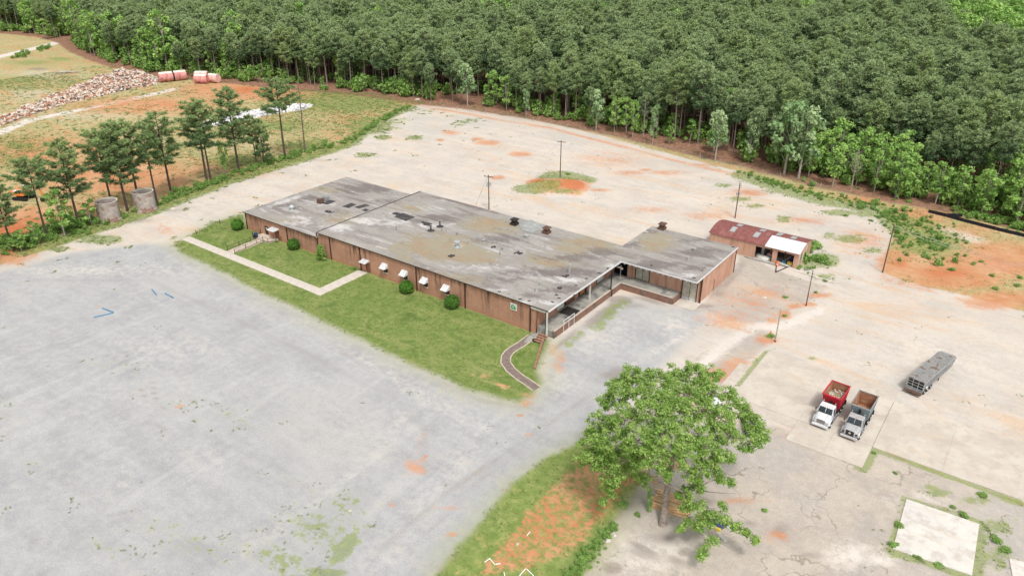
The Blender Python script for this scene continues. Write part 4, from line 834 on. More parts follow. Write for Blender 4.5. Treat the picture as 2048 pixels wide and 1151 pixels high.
# curved roof, panel by panel
NP, NS = 14, 7; pw = (X1-X0+.5)/NP
def arc(t): return Y0s-.25+(Y1s-Y0s+.5)*t, HS+.03+.95*math.sin(math.pi*t)
white_cols = range(9, 14)
for i in range(NP):
    mb = MB()
    for j in range(NS):
        if i in white_cols and j < 3: continue
        t0, t1 = j/NS, (j+1)/NS; (ya, za), (yb, zb) = arc(t0), arc(t1)
        xa = X0-.25+i*pw+.01; xb = xa+pw-.02
        for e in range(3):   # three shallow ribs a panel
            u0 = xa+(xb-xa)*e/3; u1 = u0+(xb-xa)/3*.8
            mb.add([(u0, ya, za), (u1, ya, za), (u1, yb, zb), (u0, yb, zb), (u0, ya, za-.06), (u1, ya, za-.06), (u1, yb, zb-.06), (u0, yb, zb-.06)], [(0, 1, 2, 3), (7, 6, 5, 4), (0, 4, 5, 1), (1, 5, 6, 2), (3, 2, 6, 7), (0, 3, 7, 4)])
            u2 = xa+(xb-xa)*(e+1)/3
            mb.add([(u1, ya, za-.03), (u2, ya, za-.03), (u2, yb, zb-.03), (u1, yb, zb-.03)], [(0, 1, 2, 3)])
    mb.build('roof_panel', M['rust'], sh, world=True)
def roofpiece(nm, xa, xb, t0, t1, m, dz=.05, lab=None):
    mb = MB(); n = 4
    for k in range(n):
        (ya, za), (yb, zb) = arc(t0+(t1-t0)*k/n), arc(t0+(t1-t0)*(k+1)/n)
        mb.add([(xa, ya, za+dz), (xb, ya, za+dz), (xb, yb, zb+dz), (xa, yb, zb+dz), (xa, ya, za+dz-.04), (xb, ya, za+dz-.04), (xb, yb, zb+dz-.04), (xa, yb, zb+dz-.04)], [(0, 1, 2, 3), (7, 6, 5, 4), (0, 4, 5, 1), (1, 5, 6, 2), (3, 2, 6, 7), (0, 3, 7, 4)])
    return mb.build(nm, m, sh, world=True, label=lab)
roofpiece('roof_patch', -38.75, X1+.27, -.02, 3/7, M['white'], .06, 'flat bright white sheet over the right front of the roof')
for xa, t0, t1 in ((-46.6, .2, .42), (-46.3, .52, .72), (-41.9, .2, .42), (-41.6, .52, .72), (-38.3, .5, .8), (-35.5, .5, .72)): roofpiece('skylight', xa, xa+1.0, t0, t1, M['galv'])
for xx in (-37.5, -34.8): MB().span((xx-.08, Y0s-.12, 2.6), (xx+.08, Y0s-.02, 3.05)).build('bracket', M['darkbrown'], sh, world=True)
MB().span((X1-.02, 136.2, 1.2), (X1+.04, 137.2, 2.4)).build('side_window', M['weed'], sh, world=True, label='side window overgrown with vines')
for yy in (135.6, 137.8, 139.6): MB().span((X1+.005, yy, 0), (X1+.06, yy+.35, 3.0)).build('pilaster', M['offwhite'], sh, world=True)
# clutter in the bays
bt = thing('small_boat', 'pale upturned boat lying in the left open bay of the shed', 'boat', (-39.1, 135.9, .05), R(-6))
vs = []; fs_ = []
nseg = 9
for i in range(nseg):
    u = i/(nseg-1)*2-1; w = .72*math.sqrt(max(0, 1-abs(u)**2.4))+.02; h = .62*(1-.35*abs(u)**2)
    for k in range(7):
        a = math.pi*k/6; vs.append((u*1.45, -w*math.cos(a), h*math.sin(a)**.8))
for i in range(nseg-1):
    for k in range(6): fs_.append((i*7+k, i*7+k+1, (i+1)*7+k+1, (i+1)*7+k))
MB().add(vs, fs_).build('hull', M['offwhite'], bt, smooth=True); MB().tube((-1.4, 0, .63), (1.4, 0, .6), .03).build('keel', M['steel'], bt)
cl = [('crate', 'pink crate behind the boat in the left bay', -38.1, 136.6, (.8, .6, .9), 'pink'), ('crate', 'green plastic crate at the right of the left bay', -37.6, 136.2, (.6, .5, .5), 'green'), ('cardboard_box', 'brown box stacked high in the left bay', -37.9, 137.5, (.9, .7, 1.9), 'timber'), ('white_can', 'white can deep in the left bay', -39.8, 137.6, (.5, .5, 1.5), 'white'),
      ('crate', 'yellow crate in the right open bay', -33.9, 135.8, (.9, .5, .5), 'yellow'), ('crate', 'blue crate behind the white board in the right bay', -35.1, 135.9, (.7, .5, .45), 'blue'), ('cupboard', 'rusty cupboard deep in the right bay', -35.0, 137.6, (1.2, .7, 1.7), 'timberD'), ('dark_crate', 'navy box at the back of the right bay', -34.0, 137.2, (.8, .6, 1.0), 'tarp')]
for nm, lb, x, y, d, m in cl:
    c = thing(nm, lb, nm.replace('_', ' '), (x, y, .05), random.uniform(-.3, .3)); MB().box((0, 0, d[2]/2), d).build('box_body', M[m], c, bevel=.03); MB().box((0, 0, d[2]+.03), (d[0]*1.04, d[1]*1.04, .06)).build('lid', M[m], c)
o = MB().box((0, 0, .12), (2.5, .35, .08)).box((0, -.15, .05), (2.5, .05, .1)).build('long_board', M['offwhite']); o.location = (-34.9, 134.55, .35); o.rotation_euler = (0, R(4), R(-6)); tag(o, 'long pale board lying across the mouth of the right bay', 'board')
o = MB().tube((0, 0, 0), (1.6, .8, 1.5), .05).build('leaning_pole', M['steel']); o.location = (-35.4, 135.6, .3); tag(o, 'thin pole leaning across the right bay', 'pole')
# pipe frame
pf = thing('pipe_frame', 'dark V-shaped steel pipe frame lying on the paving before the shed', 'frame', G(1551.3, 545))
L0 = pf.location; a = Vector((0, 0, .1)); b = G(1552.8, 531)-L0+Vector((0, 0, .1)); c = G(1578, 533)-L0+Vector((0, 0, .1))
MB().tube(a, b, .09).build('pipe', M['dark'], pf); MB().tube(a, c, .09).build('pipe', M['dark'], pf)
dr = thing('traffic_drum', 'orange traffic drum beside the open right bay', 'drum', G(1554, 531)); MB().lathe([(.02, 0), (.36, 0), (.36, .1), (.28, .12), (.24, .85), (.1, .95), (.02, .96)], n=12).build('drum_body', M['orange'], dr)
MB().lathe([(.285, .3), (.275, .45)], n=12).build('reflective_band', M['white'], dr)
kb = thing('timber_kerb', 'long grey pipe and kerb along the foot of the shed front', 'kerb', G(1500, 516))
a, b = G(1489, 514), G(1552, 530.5)
for i in range(4):
    p, q = a.lerp(b, i/4), a.lerp(b, (i+.97)/4); MB().tube(p-kb.location+Vector((0, 0, .12)), q-kb.location+Vector((0, 0, .12)), .12).build('kerb_piece', M['steel'], kb)
a, b = G(1588, 541), G(1668, 566)
ck_ = thing('broken_kerb', 'broken pale kerb running right from the shed corner', 'kerb', a)
for i in range(9):
    p = a.lerp(b, (i+.5)/9); MB().box((p.x-a.x, p.y-a.y, .1), (.85+random.uniform(-.2, .1), .35, .2), rz=math.atan2((b-a).y, (b-a).x)+random.uniform(-.06, .06)).build('kerb_piece', M['rock'], ck_, bevel=.03)

# ------------------------------------------------------------ poles and wires
def pole(px, py, ty, kind, lab, r=.14, group='utility poles in the yard'):
    g = G(px, py); z0 = gz(np.array([g.x]), np.array([g.y]))[0]; h = HT((px, py), ty)
    t = thing('utility_pole', lab, 'pole', (g.x, g.y, z0), 0, group)
    h -= z0*.6
    MB().tube((0, 0, -.3), (0, 0, h), r, r*.7, 8).build('pole_shaft', M['wood'], t)
    if kind in ('T', 'X'):
        MB().box((0, .12, h-.4), (2.4, .12, .14), rz=R(12)).build('crossarm', M['wood'], t)
        for x in (-1.1, -.4, .4, 1.1): MB().tube((x*math.cos(R(12)), .12+x*math.sin(R(12)), h-.33), (x*math.cos(R(12)), .12+x*math.sin(R(12)), h-.1), .06, .04, 6).build('insulator', M['offwhite'], t)
    if kind == 'X':
        for a in (.4, 2.5, 4.6): MB().tube((.4*math.cos(a), .4*math.sin(a), h-2.5), (.4*math.cos(a), .4*math.sin(a), h-1.7), .2, n=10).build('transformer', M['galv'], t)
    if kind == 'm':
        for k in (0, 1): MB().box((.25, 0, h-.5-.5*k), (.5, .06, .06)).build('bracket', M['dark'], t)
    return t, Vector((g.x, g.y, z0+h))
t1, h1 = pole(1120, 360, 283, 'T', 'tall wooden pole standing on the red dirt mound')
t2, h2 = pole(978, 421, 350, 'X', 'wooden pole with crossarm and transformers behind the long roof')
t3, h3 = pole(1470, 436, 366, 'm', 'wooden pole just behind the red-roofed shed'); 
for a in (.8, 3.2): MB().tube((.35*math.cos(a), .35*math.sin(a), 5.2), (.35*math.cos(a), .35*math.sin(a), 5.9), .17, n=10).build('transformer', M['galv'], t3)
t4, h4 = pole(1765, 545, 449, 'm', 'tall dark pole at the edge of the orange clay bank', .13)
def wire(a, b, sag, lab, r=.018, m='steel'):
    pts = [a.lerp(b, i/12)+Vector((0, 0, -4*sag*(i/12)*(1-i/12))) for i in range(13)]
    o = MB().path([p-a for p in pts], r, 4).build('power_line', M[m]); o.location = a; tag(o, lab, 'wire'); return o
far = G(2200, 560, 8.5)
for k, dz in enumerate((0.1, .6)): wire(h4-Vector((0, 0, dz)), far-Vector((0, 0, dz)), .9, ['upper', 'lower'][k]+' thin line running right from the pole at the clay bank', .025)
pg, _ = pole(2200, 680, 610, 'm', 'wooden pole past the clay bank at the far right'); pg.location = (far.x, far.y, 0)
for ch in pg.children:
    ch.scale = (1, 1, (far.z+.3)/ (HT((2200, 680), 610)))
wire(h2, G(952, 408, 0), 0, 'guy wire slanting down beside the transformer pole', .02, 'dark')
wire(h1-Vector((0, 0, .4)), h2-Vector((0, 0, .4)), 1.6, 'faint line from the mound pole to the transformer pole', .012)
def lamp(px, py, ty, lab):
    g = G(px, py); h = HT((px, py), ty); t = thing('lamp_post', lab, 'lamp post', (g.x, g.y, 0), R(200), 'thin lamp posts by the pale yard')
    MB().tube((0, 0, -.1), (0, 0, h), .1, .06, 8).build('lamp_shaft', M['wood'] if px > 1600 else M['twig'], t)
    MB().path([(0, 0, h-.1), (.3, 0, h+.05), (1.0, 0, h+.08)], .035, 6).build('lamp_arm', M['steel'], t); MB().box((1.15, 0, h+.04), (.5, .22, .12), taper=.7).build('lamp_head', M['steel'], t)
    MB().tube((0, 0, 0), (0, 0, .3), .16, .14, 8).build('post_base', M['rust'], t)
lamp(1612, 611, 540, 'dark lamp post nearer the shed'); lamp(1550, 683, 618, 'pale grey lamp post nearer the concrete pads')

# ------------------------------------------------------------ dump trucks
def wheel_mesh(r, w):
    a = MB().lathe([(r*.55, -w/2), (r*.92, -w/2), (r, -w*.35), (r, w*.35), (r*.92, w/2), (r*.55, w/2), (r*.55, -w/2)], n=18).mesh('tyre', M['tyre'])
    b = MB().lathe([(.02, w*.2), (r*.2, w*.38), (r*.25, w*.15), (r*.5, w*.1), (r*.56, w*.42), (r*.56, -w*.42), (.02, -w*.4)], n=14).mesh('rim', M['rim']); return a, b
TW, RM = wheel_mesh(.5, .3)
def wheel(t, x, y, r=.5, side=1, name='wheel', z=None):
    w = bpy.data.objects.new(name, None); col.objects.link(w); w.parent = t; w.location = (x, y, r if z is None else z); w.rotation_euler = (0, R(90)*side, 0); w.empty_display_size = .2
    s = r/.5; part('tyre', TW, w, scale=(s, s, 1)); part('rim', RM, w, scale=(s, s, 1)); return w
def truck(label, loc, rz, cabm, bedm, loadc, style):
    t = thing('dump_truck', label, 'dump truck', loc, rz, 'dump trucks parked side by side')
    # front of the truck is at local y = 0 looking to -y; length 7.4
    MB().box((-.38, 3.9, .78), (.16, 6.6, .26)).box((.38, 3.9, .78), (.16, 6.6, .26)).box((0, 1.0, .8), (.9, .2, .2)).box((0, 6.9, .8), (.9, .2, .2)).build('chassis', M['dark'], t)
    # hood: rounded wedge
    sec = [(0.06, .78, .62, 1.3), (.22, .86, .62, 1.46), (.8, .95, .7, 1.6), (1.3, 1.0, .75, 1.68)]
    vs = []
    for y, w, z0, z1 in sec:
        vs += [(-w, y, z0), (-w, y, z0+(z1-z0)*.72), (-w*.72, y, z1), (w*.72, y, z1), (w, y, z0+(z1-z0)*.72), (w, y, z0)]
    fs_ = [tuple(range(6)), tuple(range(23, 17, -1))]
    for i in range(3):
        for k in range(6): fs_.append((i*6+k, i*6+(k+1) % 6, (i+1)*6+(k+1) % 6, (i+1)*6+k))
    MB().add(vs, fs_).build('hood', cabm, t, bevel=.03)
    for s in (-1, 1): MB().box((s*.5, .72, 1.585), (.025, .95, .03), rx=R(10)).build('hood_crease', M['steel'], t)
    MB().box((0, 1.27, 1.72), (1.7, .1, .05)).build('cowl', M['dark'], t)
    # cab
    CY = lambda v: [(x, y-.45 if z < 1.9 and y < 2.5 else y-.42, z-.08) for x, y, z in v]
    vs = [(-1.0, 1.78, .75), (1.0, 1.78, .75), (1.0, 3.1, .75), (-1.0, 3.1, .75), (-1.0, 1.78, 1.8), (1.0, 1.78, 1.8), (1.0, 3.1, 1.8), (-1.0, 3.1, 1.8), (-.9, 2.12, 2.5), (.9, 2.12, 2.5), (.9, 3.08, 2.55), (-.9, 3.08, 2.55)]
    MB().add(CY(vs), [(0, 3, 2, 1), (0, 1, 5, 4), (1, 2, 6, 5), (2, 3, 7, 6), (3, 0, 4, 7), (4, 5, 9, 8), (5, 6, 10, 9), (6, 7, 11, 10), (7, 4, 8, 11), (8, 9, 10, 11)]).build('cab', cabm, t, bevel=.05)
    MB().add([(-.88, 1.31, 1.76), (.88, 1.31, 1.76), (.8, 1.63, 2.34), (-.8, 1.63, 2.34)], [(0, 1, 2, 3)]).build('windshield', M['glass'], t)
    MB().box((0, 1.46, 2.06), (.05, .06, .62), rx=R(-29)).build('windshield_divider', cabm, t)
    for s in (-1, 1):
        MB().add([(s*1.012, 1.5, 1.76), (s*1.012, 2.32, 1.76), (s*.925, 2.3, 2.3), (s*.935, 1.75, 2.3)], [(0, 1, 2, 3)]).build('side_window', M['glass'], t)
        d_ = MB().box((s*1.012, 1.92, 1.27), (.02, 1.0, .86)).build('door', cabm, t, bevel=.008)
        q = MB().box((s*1.035, 2.26, 1.42), (.03, .14, .05)).build('handle', M['dark'], t); q.parent = d_
        fd = MB().lathe([(.62, -.17), (.66, 0), (.62, .17)], n=20)
        keep = MB(); keep.add([(0+p[2], p[0], p[1]) for p in fd.v], [f for f in fd.f if all(fd.v[i][1] > -.15 for i in f)])
        o = keep.build('fender', cabm, t); o.location = (s*.95, .95, .55)
        MB().box((s*.8, .04, 1.02), (.24, .12, .26)).build('headlight', M['glass'] if style else M['chrome'], t)
        MB().tube((s*1.15, 1.4, 1.6), (s*1.15, 1.4, 2.15), .03, n=6).box((s*1.25, 1.38, 1.9), (.08, .06, .42)).build('mirror', M['dark'], t)
        MB().tube((s*.98, 2.4, .62), (s*.98, 3.3, .62), .26, n=12).build('fuel_tank', M['chrome'], t); MB().box((s*1.12, 2.35, .42), (.2, .8, .06)).build('cab_step', M['chrome'], t)
        MB().box((s*.9, 7.05, .7), (.5, .03, .7)).build('mudflap', M['dark'], t); MB().box((s*.6, 7.1, .95), (.2, .05, .12)).build('tail_light', M['red'], t)
        wheel(t, s*1.0, .98, .5, s, 'front_wheel')
        for y in (4.2, 5.25, 6.3) if not style else (4.75, 5.9):
            wheel(t, s*.92, y, .5, s); wheel(t, s*.6, y, .5, s)
    if not style:
        MB().box((0, .03, 1.05), (1.0, .07, .46)).build('grille', M['dark'], t)
        for k in range(5): MB().box((0, -.015, .88+k*.085), (.96, .03, .03)).build('grille_bar', M['chrome'], t)
    else:
        MB().box((0, .02, 1.05), (1.0, .09, .62)).build('grille', M['dark'], t); MB().tube((0, -.03, 1.08), (0, -.05, 1.08), .14, n=12).build('badge', M['chrome'], t)
        for s in (-1, 1): MB().box((s*.56, 0, 1.05), (.09, .09, .64)).build('grille_surround', M['chrome'], t)
    MB().box((0, -.06, .5), (2.1, .26, .36)).box((0, -.02, .34), (1.8, .2, .1)).build('bumper', cabm if not style else M['chrome'], t, bevel=.07)
    for k in range(5): MB().tube((-.6+.3*k, 1.85, 2.44), (-.6+.3*k, 1.85, 2.52), .05, .03, 6).build('marker_light', M['orange'], t)
    for s in (-1, 1): MB().tube((s*.75, 2.8, .9), (s*.75, 2.8, 2.7), .07, n=8).build('exhaust_stack', M['chrome'], t)
    # dump bed: open box with flared top, cab shield at the front
    yb0, yb1, zb, zt, w0, w1 = 3.95, 7.2, 1.15, 3.25, .98, 1.2; LF_ = .8
    th = .07; mb = MB()
    def wallq(a, b, n_):   # thick quad from outline a (4 pts) pushed by n_
        a = [Vector(p) for p in a]; n_ = Vector(n_)*th; mb.add(a+[p+n_ for p in a], [(0, 1, 2, 3), (7, 6, 5, 4), (0, 4, 5, 1), (1, 5, 6, 2), (2, 6, 7, 3), (3, 7, 4, 0)])
    wallq([(-w0, yb0, zb), (-w0, yb1, zb), (-w1, yb1-.15, zt), (-w1, yb0-LF_, zt)], 0, (1, 0, 0)); wallq([(w0, yb0, zb), (w0, yb1, zb), (w1, yb1-.15, zt), (w1, yb0-LF_, zt)], 0, (-1, 0, 0))
    wallq([(-w0, yb0, zb), (w0, yb0, zb), (w1, yb0-LF_, zt), (-w1, yb0-LF_, zt)], 0, (0, 1, 0)); mb.box((0, (yb0+yb1)/2, zb), (2*w0, yb1-yb0, .1))
    bed = mb.build('dump_bed', bedm, t)
    mi = MB(); e = th+.01
    mi.add([(-w0+e, yb0+e, zb+.06), (w0-e, yb0+e, zb+.06), (w0-e, yb1-.05, zb+.06), (-w0+e, yb1-.05, zb+.06), (-w1+e, yb0-LF_+e, zt-.03), (w1-e, yb0-LF_+e, zt-.03), (w1-e, yb1-.25, zt-.03), (-w1+e, yb1-.25, zt-.03)], [(0, 1, 2, 3), (0, 4, 5, 1), (1, 5, 6, 2), (2, 6, 7, 3), (3, 7, 4, 0)])
    q = mi.build('bed_lining', M['bedin'], t); q.parent = bed
    q = MB().add([(-w0, yb1, zb), (w0, yb1, zb), (w1, yb1-.15, zt), (-w1, yb1-.15, zt), (-w0, yb1+.07, zb), (w0, yb1+.07, zb), (w1, yb1-.08, zt), (-w1, yb1-.08, zt)], [(0, 3, 2, 1), (4, 5, 6, 7), (0, 1, 5, 4), (1, 2, 6, 5), (2, 3, 7, 6), (3, 0, 4, 7)]).build('tailgate', bedm, t)
    rail = MB().box((-w1, (yb0+yb1-LF_-.15)/2, zt+.02), (.12, yb1-yb0+LF_-.1, .1)).box((w1, (yb0+yb1-LF_-.15)/2, zt+.02), (.12, yb1-yb0+LF_-.1, .1)).box((0, yb0-LF_, zt+.02), (2*w1+.12, .14, .12)).box((0, yb1-.15, zt+.02), (2*w1+.12, .1, .1))
    q = rail.build('top_rail', bedm if not style else M['steel'], t); q.parent = bed
    for s in (-1, 1):
        for k in range(5):
            y = yb0+.2+k*.66; q = MB().add([(s*(w0+.0), y, zb), (s*(w0+.0), y+.1, zb), (s*w1, y+.1, zt), (s*w1, y, zt), (s*(w0+.07), y, zb), (s*(w0+.07), y+.1, zb), (s*(w1+.05), y+.1, zt), (s*(w1+.05), y, zt)], [(0, 1, 2, 3), (7, 6, 5, 4), (0, 4, 5, 1), (1, 5, 6, 2), (2, 6, 7, 3), (3, 7, 4, 0)]).build('bed_rib', bedm, t); q.parent = bed
    MB().box((0, yb0-.55, 2.1), (.26, .3, 1.5 if style else .7)).build('hoist_cylinder', M['dark'], t)
    if loadc:
        n = 9; vs = []; 
        for j in range(n):
            for i in range(7):
                u, v = i/6*2-1, j/(n-1); vs.append((u*(w0+.0), yb0+.2+v*(yb1-yb0-.35), zb+.55+.55*math.exp(-((v-.55)*3)**2)*(1-.5*u*u)+random.uniform(-.06, .06)))
        fs_ = [(j*7+i, j*7+i+1, (j+1)*7+i+1, (j+1)*7+i) for j in range(n-1) for i in range(6)]
        MB().add(vs, fs_).build('load_of_debris', loadc, t)
        rb_ = MB()
        for k in range(70): rb_.box((random.uniform(-.8, .8), random.uniform(yb0+.3, yb1-.3), zb+.85+random.uniform(0, .3)), (random.uniform(.08, .4), random.uniform(.06, .2), random.uniform(.05, .15)), rz=random.uniform(0, 3), ry=random.uniform(-.5, .5))
        q = rb_.build('debris_chunks', M['rock'], t); q['kind'] = 'stuff'
    return t
M['cabw'] = pm('white_cab_paint', (.60, .61, .63), .35, .05); M['cabs'] = pm('silver_cab_paint', (.42, .42, .42), .3, .08, metal=.15)
M['load'] = pm('bed_debris', (.3, .22, .14), .95, .4, 2.5, c2=(.14, .12, .09), c2lo=.45, c2hi=.6, c2scale=1.5)
k0 = thing
truck('white dump truck with a high red bed part filled with debris', (-14.42, 87.35, .07), R(-2.5), M['cabw'], M['red'], M['load'], 0)
truck('silver dump truck with a blue-grey empty bed, rightmost of the two', (-10.75, 87.1, .07), R(-2), M['cabs'], M['greybed'], None, 1)

# ------------------------------------------------------------ low covered trailer
tr = thing('covered_trailer', 'long low grey slatted trailer with a stained flat top', 'trailer', (-6.2, 103.2, 0), R(-12.5))
TL, TWd, TH = 10.2, 1.15, 2.3
MB().box((0, TL/2, .75), (2.1, TL, .16)).box((0, 0, .62), (2.2, .2, .3)).build('trailer_bed', M['steel'], tr)
n = 12
M['ttop'] = pm('stained_trailer_top', (.26, .26, .255), .75, .3, .9, c2=(.16, .12, .09), c2lo=.5, c2hi=.62, c2scale=.9)
for i in range(n):
    o = MB().box((0, TL*(i+.5)/n, TH), (2.3, TL/n-.02, .08)).build('roof_board', M['ttop'], tr)
for s in (-1, 1):
    MB().box((s*1.12, TL/2, TH-.08), (.1, TL, .14)).build('top_rail', M['galv'], tr)
    for i in range(11): MB().box((s*1.1, TL*i/10*.97+.12, 1.5), (.08, .1, 1.4)).build('side_post', M['steel'], tr)
    for k in range(4): MB().box((s*1.09, TL/2, .98+k*.3), (.04, TL, .16)).build('side_slat', M['steel'], tr)
    MB().tube((s*1.0, 5.9, .7), (s*1.0, 5.9, 0.1), .07).build('landing_leg', M['dark'], tr) if s > 0 else None
    for y in (1.0, 2.05, 3.1): wheel(tr, s*.95, y, .42, s)
for k in range(3): MB().box((0, .02, 1.0+k*.42), (2.2, .05, .05)).build('end_bar', M['galv'], tr)
for xx in (-1.1, -.37, .37, 1.1): MB().box((xx, .02, 1.5), (.06, .06, 1.5)).build('end_post', M['galv'], tr)
MB().box((0, .35, 1.35), (2.1, .05, 1.0)).build('end_panel', M['dark'], tr); MB().box((0, -.35, .5), (2.3, .5, .14)).build('bumper', M['timberD'], tr)
MB().tube((1.15, .9, 1.25), (1.3, .9, 1.25), .22, n=10).build('side_lamp', M['white'], tr); MB().box((0, TL+.35, 1.75), (2.2, .7, .9)).build('front_box', M['steel'], tr, bevel=.05)

# ------------------------------------------------------------ excavator
ex = thing('excavator', 'small orange excavator half hidden behind the roadside trees', 'excavator', G(48, 398), R(25)); ex.scale = (1.2, 1.2, 1.2)
for s in (-1, 1):
    m = MB(); prof = [(-1.5, .1), (-1.3, 0), (1.3, 0), (1.6, .15), (1.7, .4), (1.5, .65), (-1.4, .65), (-1.65, .4)]; m.prism([(a, b) for a, b in prof], s*.95-.22, s*.95+.22, axis='Y'); m.build('track', M['tyre'], ex)
MB().box((0, 0, .8), (1.4, 1.6, .3)).build('turntable', M['dark'], ex)
MB().box((-.3, 0, 1.35), (2.9, 2.2, .8)).build('engine_house', M['orange'], ex, bevel=.12); MB().box((-1.55, 0, 1.35), (.5, 2.2, 1.0)).build('counterweight', M['orange'], ex, bevel=.15)
cb = MB().box((.75, .62, 2.2), (1.3, .9, 1.0)).build('cab', M['orange'], ex, bevel=.08); q = MB().box((.8, .62, 2.25), (1.36, .94, .6)).build('cab_window', M['glass'], ex); q.parent = cb
MB().box((.7, .62, 2.74), (1.3, .95, .08)).build('cab_roof', M['white'], ex); MB().box((-.6, -.4, 1.8), (1.4, 1.0, .1)).build('hood_cover', M['white'], ex)
MB().path([(1.0, -.3, 1.4), (2.6, -.3, 3.1), (4.4, -.3, 2.9)], [.26, .24, .18], 6).build('boom', M['orange'], ex); MB().path([(4.4, -.3, 2.9), (4.9, -.3, .9)], .16, 6).build('stick', M['orange'], ex)
MB().prism([(4.6, .9), (5.2, .9), (5.1, .1), (4.6, -.0), (4.3, .4)], -.75, .15, axis='Y').build('bucket', M['dark'], ex); MB().tube((1.4, -.3, 1.6), (3.0, -.3, 2.7), .08).build('hydraulic_ram', M['chrome'], ex)

# ------------------------------------------------------------ standing concrete rings
def ringt(px, py, rpx, hh, lab):
    g = G(px, py); d = math.hypot(math.hypot(g.x, g.y), 60); r = rpx*d/FPX
    t = thing('concrete_ring', lab, 'concrete ring', (g.x, g.y+.0, 0), 0, 'big upright concrete rings by the trees')
    MB().lathe([(r*1.07, 0), (r*1.06, .3), (r, .55), (r*.98, hh), (r*.98-.18, hh), (r*.98-.18, .1)], n=40).build('ring_wall', M['ringc'], t, smooth=False)
    MB().lathe([(r*.99, hh-.02), (r*1.01, hh+.1), (r*.97-.2, hh+.1), (r*.97-.2, hh-.3)], n=40).build('ring_rim', M['walkc'], t)
    MB().tube((0, 0, .05), (0, 0, .12), r*.8, n=24).build('soil_inside', M['straw'], t)
ringt(221, 439, 18.5, 4.3, 'upright weathered concrete ring, left of the two'); ringt(293, 419, 18.3, 4.3, 'upright weathered concrete ring, right of the two')

# ------------------------------------------------------------ red tanks
def tank(p0, p1, r, m, lab, straps=0):
    a, b = G(*p0), G(*p1); L = (b-a).length; t = thing('storage_tank', lab, 'tank', (a.x, a.y, 0), math.atan2((b-a).y, (b-a).x), 'old red storage tanks by the forest')
    prof = [(.02, -.02), (r*.9, 0), (r, .25), (r, L-.25), (r*.9, L), (.02, L+.02)]
    mb = MB().lathe(prof, n=28); mb.v = [(z, x, y+r) for x, y, z in mb.v]; mb.build('tank_shell', m, t, smooth=False)
    mt = MB(); vs = []
    for z in (.3, L-.3):
        for k in range(9): a_ = R(50+80*k/8); vs.append((z, (r+.015)*math.cos(a_), r+(r+.015)*math.sin(a_)))
    mt.add(vs, [(k, k+1, 9+k+1, 9+k) for k in range(8)]).build('pale_top', M['tanktop'], t)  # paler band along the upper side of the shell
    for k in range(straps):
        z = L*(k+.52)/(straps); mb = MB().lathe([(r+.03, z-.3), (r+.05, z), (r+.03, z+.3)], n=28); mb.v = [(q[2], q[0], q[1]+r) for q in mb.v]; mb.build('strap', M['dark'], t)
    for z in (L*.25, L*.75): MB().box((z, 0, .12), (.4, r*1.3, .24)).build('saddle', M['timberD'], t)
    mb = MB().ring((L+.03, 0, r), r*.35, .05, 'X', 16); mb.build('hatch', m, t)
tank((319, 165), (374, 159), 1.9, M['tank'], 'very long red tank with a dark strap beside the rubble', 1)
tank((392, 160), (418, 160), 1.75, M['tank2'], 'pale red tank at the back of the group of three'); tank((392, 166.5), (417, 167), 1.75, M['tank'], 'pale red tank at the front left of the group of three'); tank((421, 164), (438, 166), 1.7, M['tank2'], 'short whitish-pink tank at the right of the group of three')

# ------------------------------------------------------------ rubble heaps
def heap(name, poly_px, H, n, mats, sz, lab, cat, seed):
    rr = np.random.default_rng(seed); A = arr(poly_px); x0, y0 = A.min(0); x1, y1 = A.max(0)
    X = rr.uniform(x0, x1, n*6); Y = rr.uniform(y0, y1, n*6); d = sdist(A, X, Y); ok = np.where(d > 0)[0][:n]
    gx = np.arange(x0-2, x1+2, 1.6); gy = np.arange(y0-2, y1+2, 1.6); XX, YY = make_grid(gx, gy); dd = sdist(A, XX, YY)
    hm = lambda x, y, d_: H*np.clip(d_/(H*2.1), 0, 1)**.8*(.75+.35*np.sin(x*.33+y*.21)*np.cos(y*.5))
    zz = hm(XX, YY, dd); base = MB(); I = len(gx)
    vs = [(float(a), float(b), float(max(z, 0) if q > 0 else -.25)) for a, b, z, q in zip(XX, YY, zz, dd)]
    fs_ = [(j*I+i, j*I+i+1, (j+1)*I+i+1, (j+1)*I+i) for j in range(len(gy)-1) for i in range(I-1) if max(dd[j*I+i], dd[j*I+i+1], dd[(j+1)*I+i+1], dd[(j+1)*I+i]) > 0]
    c = thing(name, lab, cat, (float(A[:, 0].mean()), float(A[:, 1].mean()), 0))
    base.add(vs, fs_).build('heap_core', mats[0], c, world=True, smooth=True)
    mb = MB()
    for i in ok:
        z = float(hm(X[i], Y[i], d[i])); s = rr.uniform(*sz); mb.mat(int(rr.integers(0, len(mats))))
        mb.box((X[i], Y[i], z+s*.15), (s*rr.uniform(.6, 1.8), s*rr.uniform(.4, 1), s*rr.uniform(.2, .6)), rz=rr.uniform(0, 3.1), ry=rr.uniform(-.6, .6), rx=rr.uniform(-.4, .4), taper=rr.uniform(.6, 1))
    o = mb.build('rubble_chunks', mats, c, world=True); o['kind'] = 'stuff'
M['rb1'] = pm('rubble_tan', (.42, .31, .24), .95, .3); M['rb2'] = pm('rubble_brick', (.40, .19, .12), .95, .3); M['rb3'] = pm('rubble_pale', (.6, .54, .47), .95, .2); M['rb4'] = pm('rubble_dark', (.13, .1, .09), .95, .3)
M['wr1'] = pm('white_rubble', (.68, .66, .66), .9, .15); M['wr2'] = pm('grey_rubble', (.4, .4, .42), .9, .2)
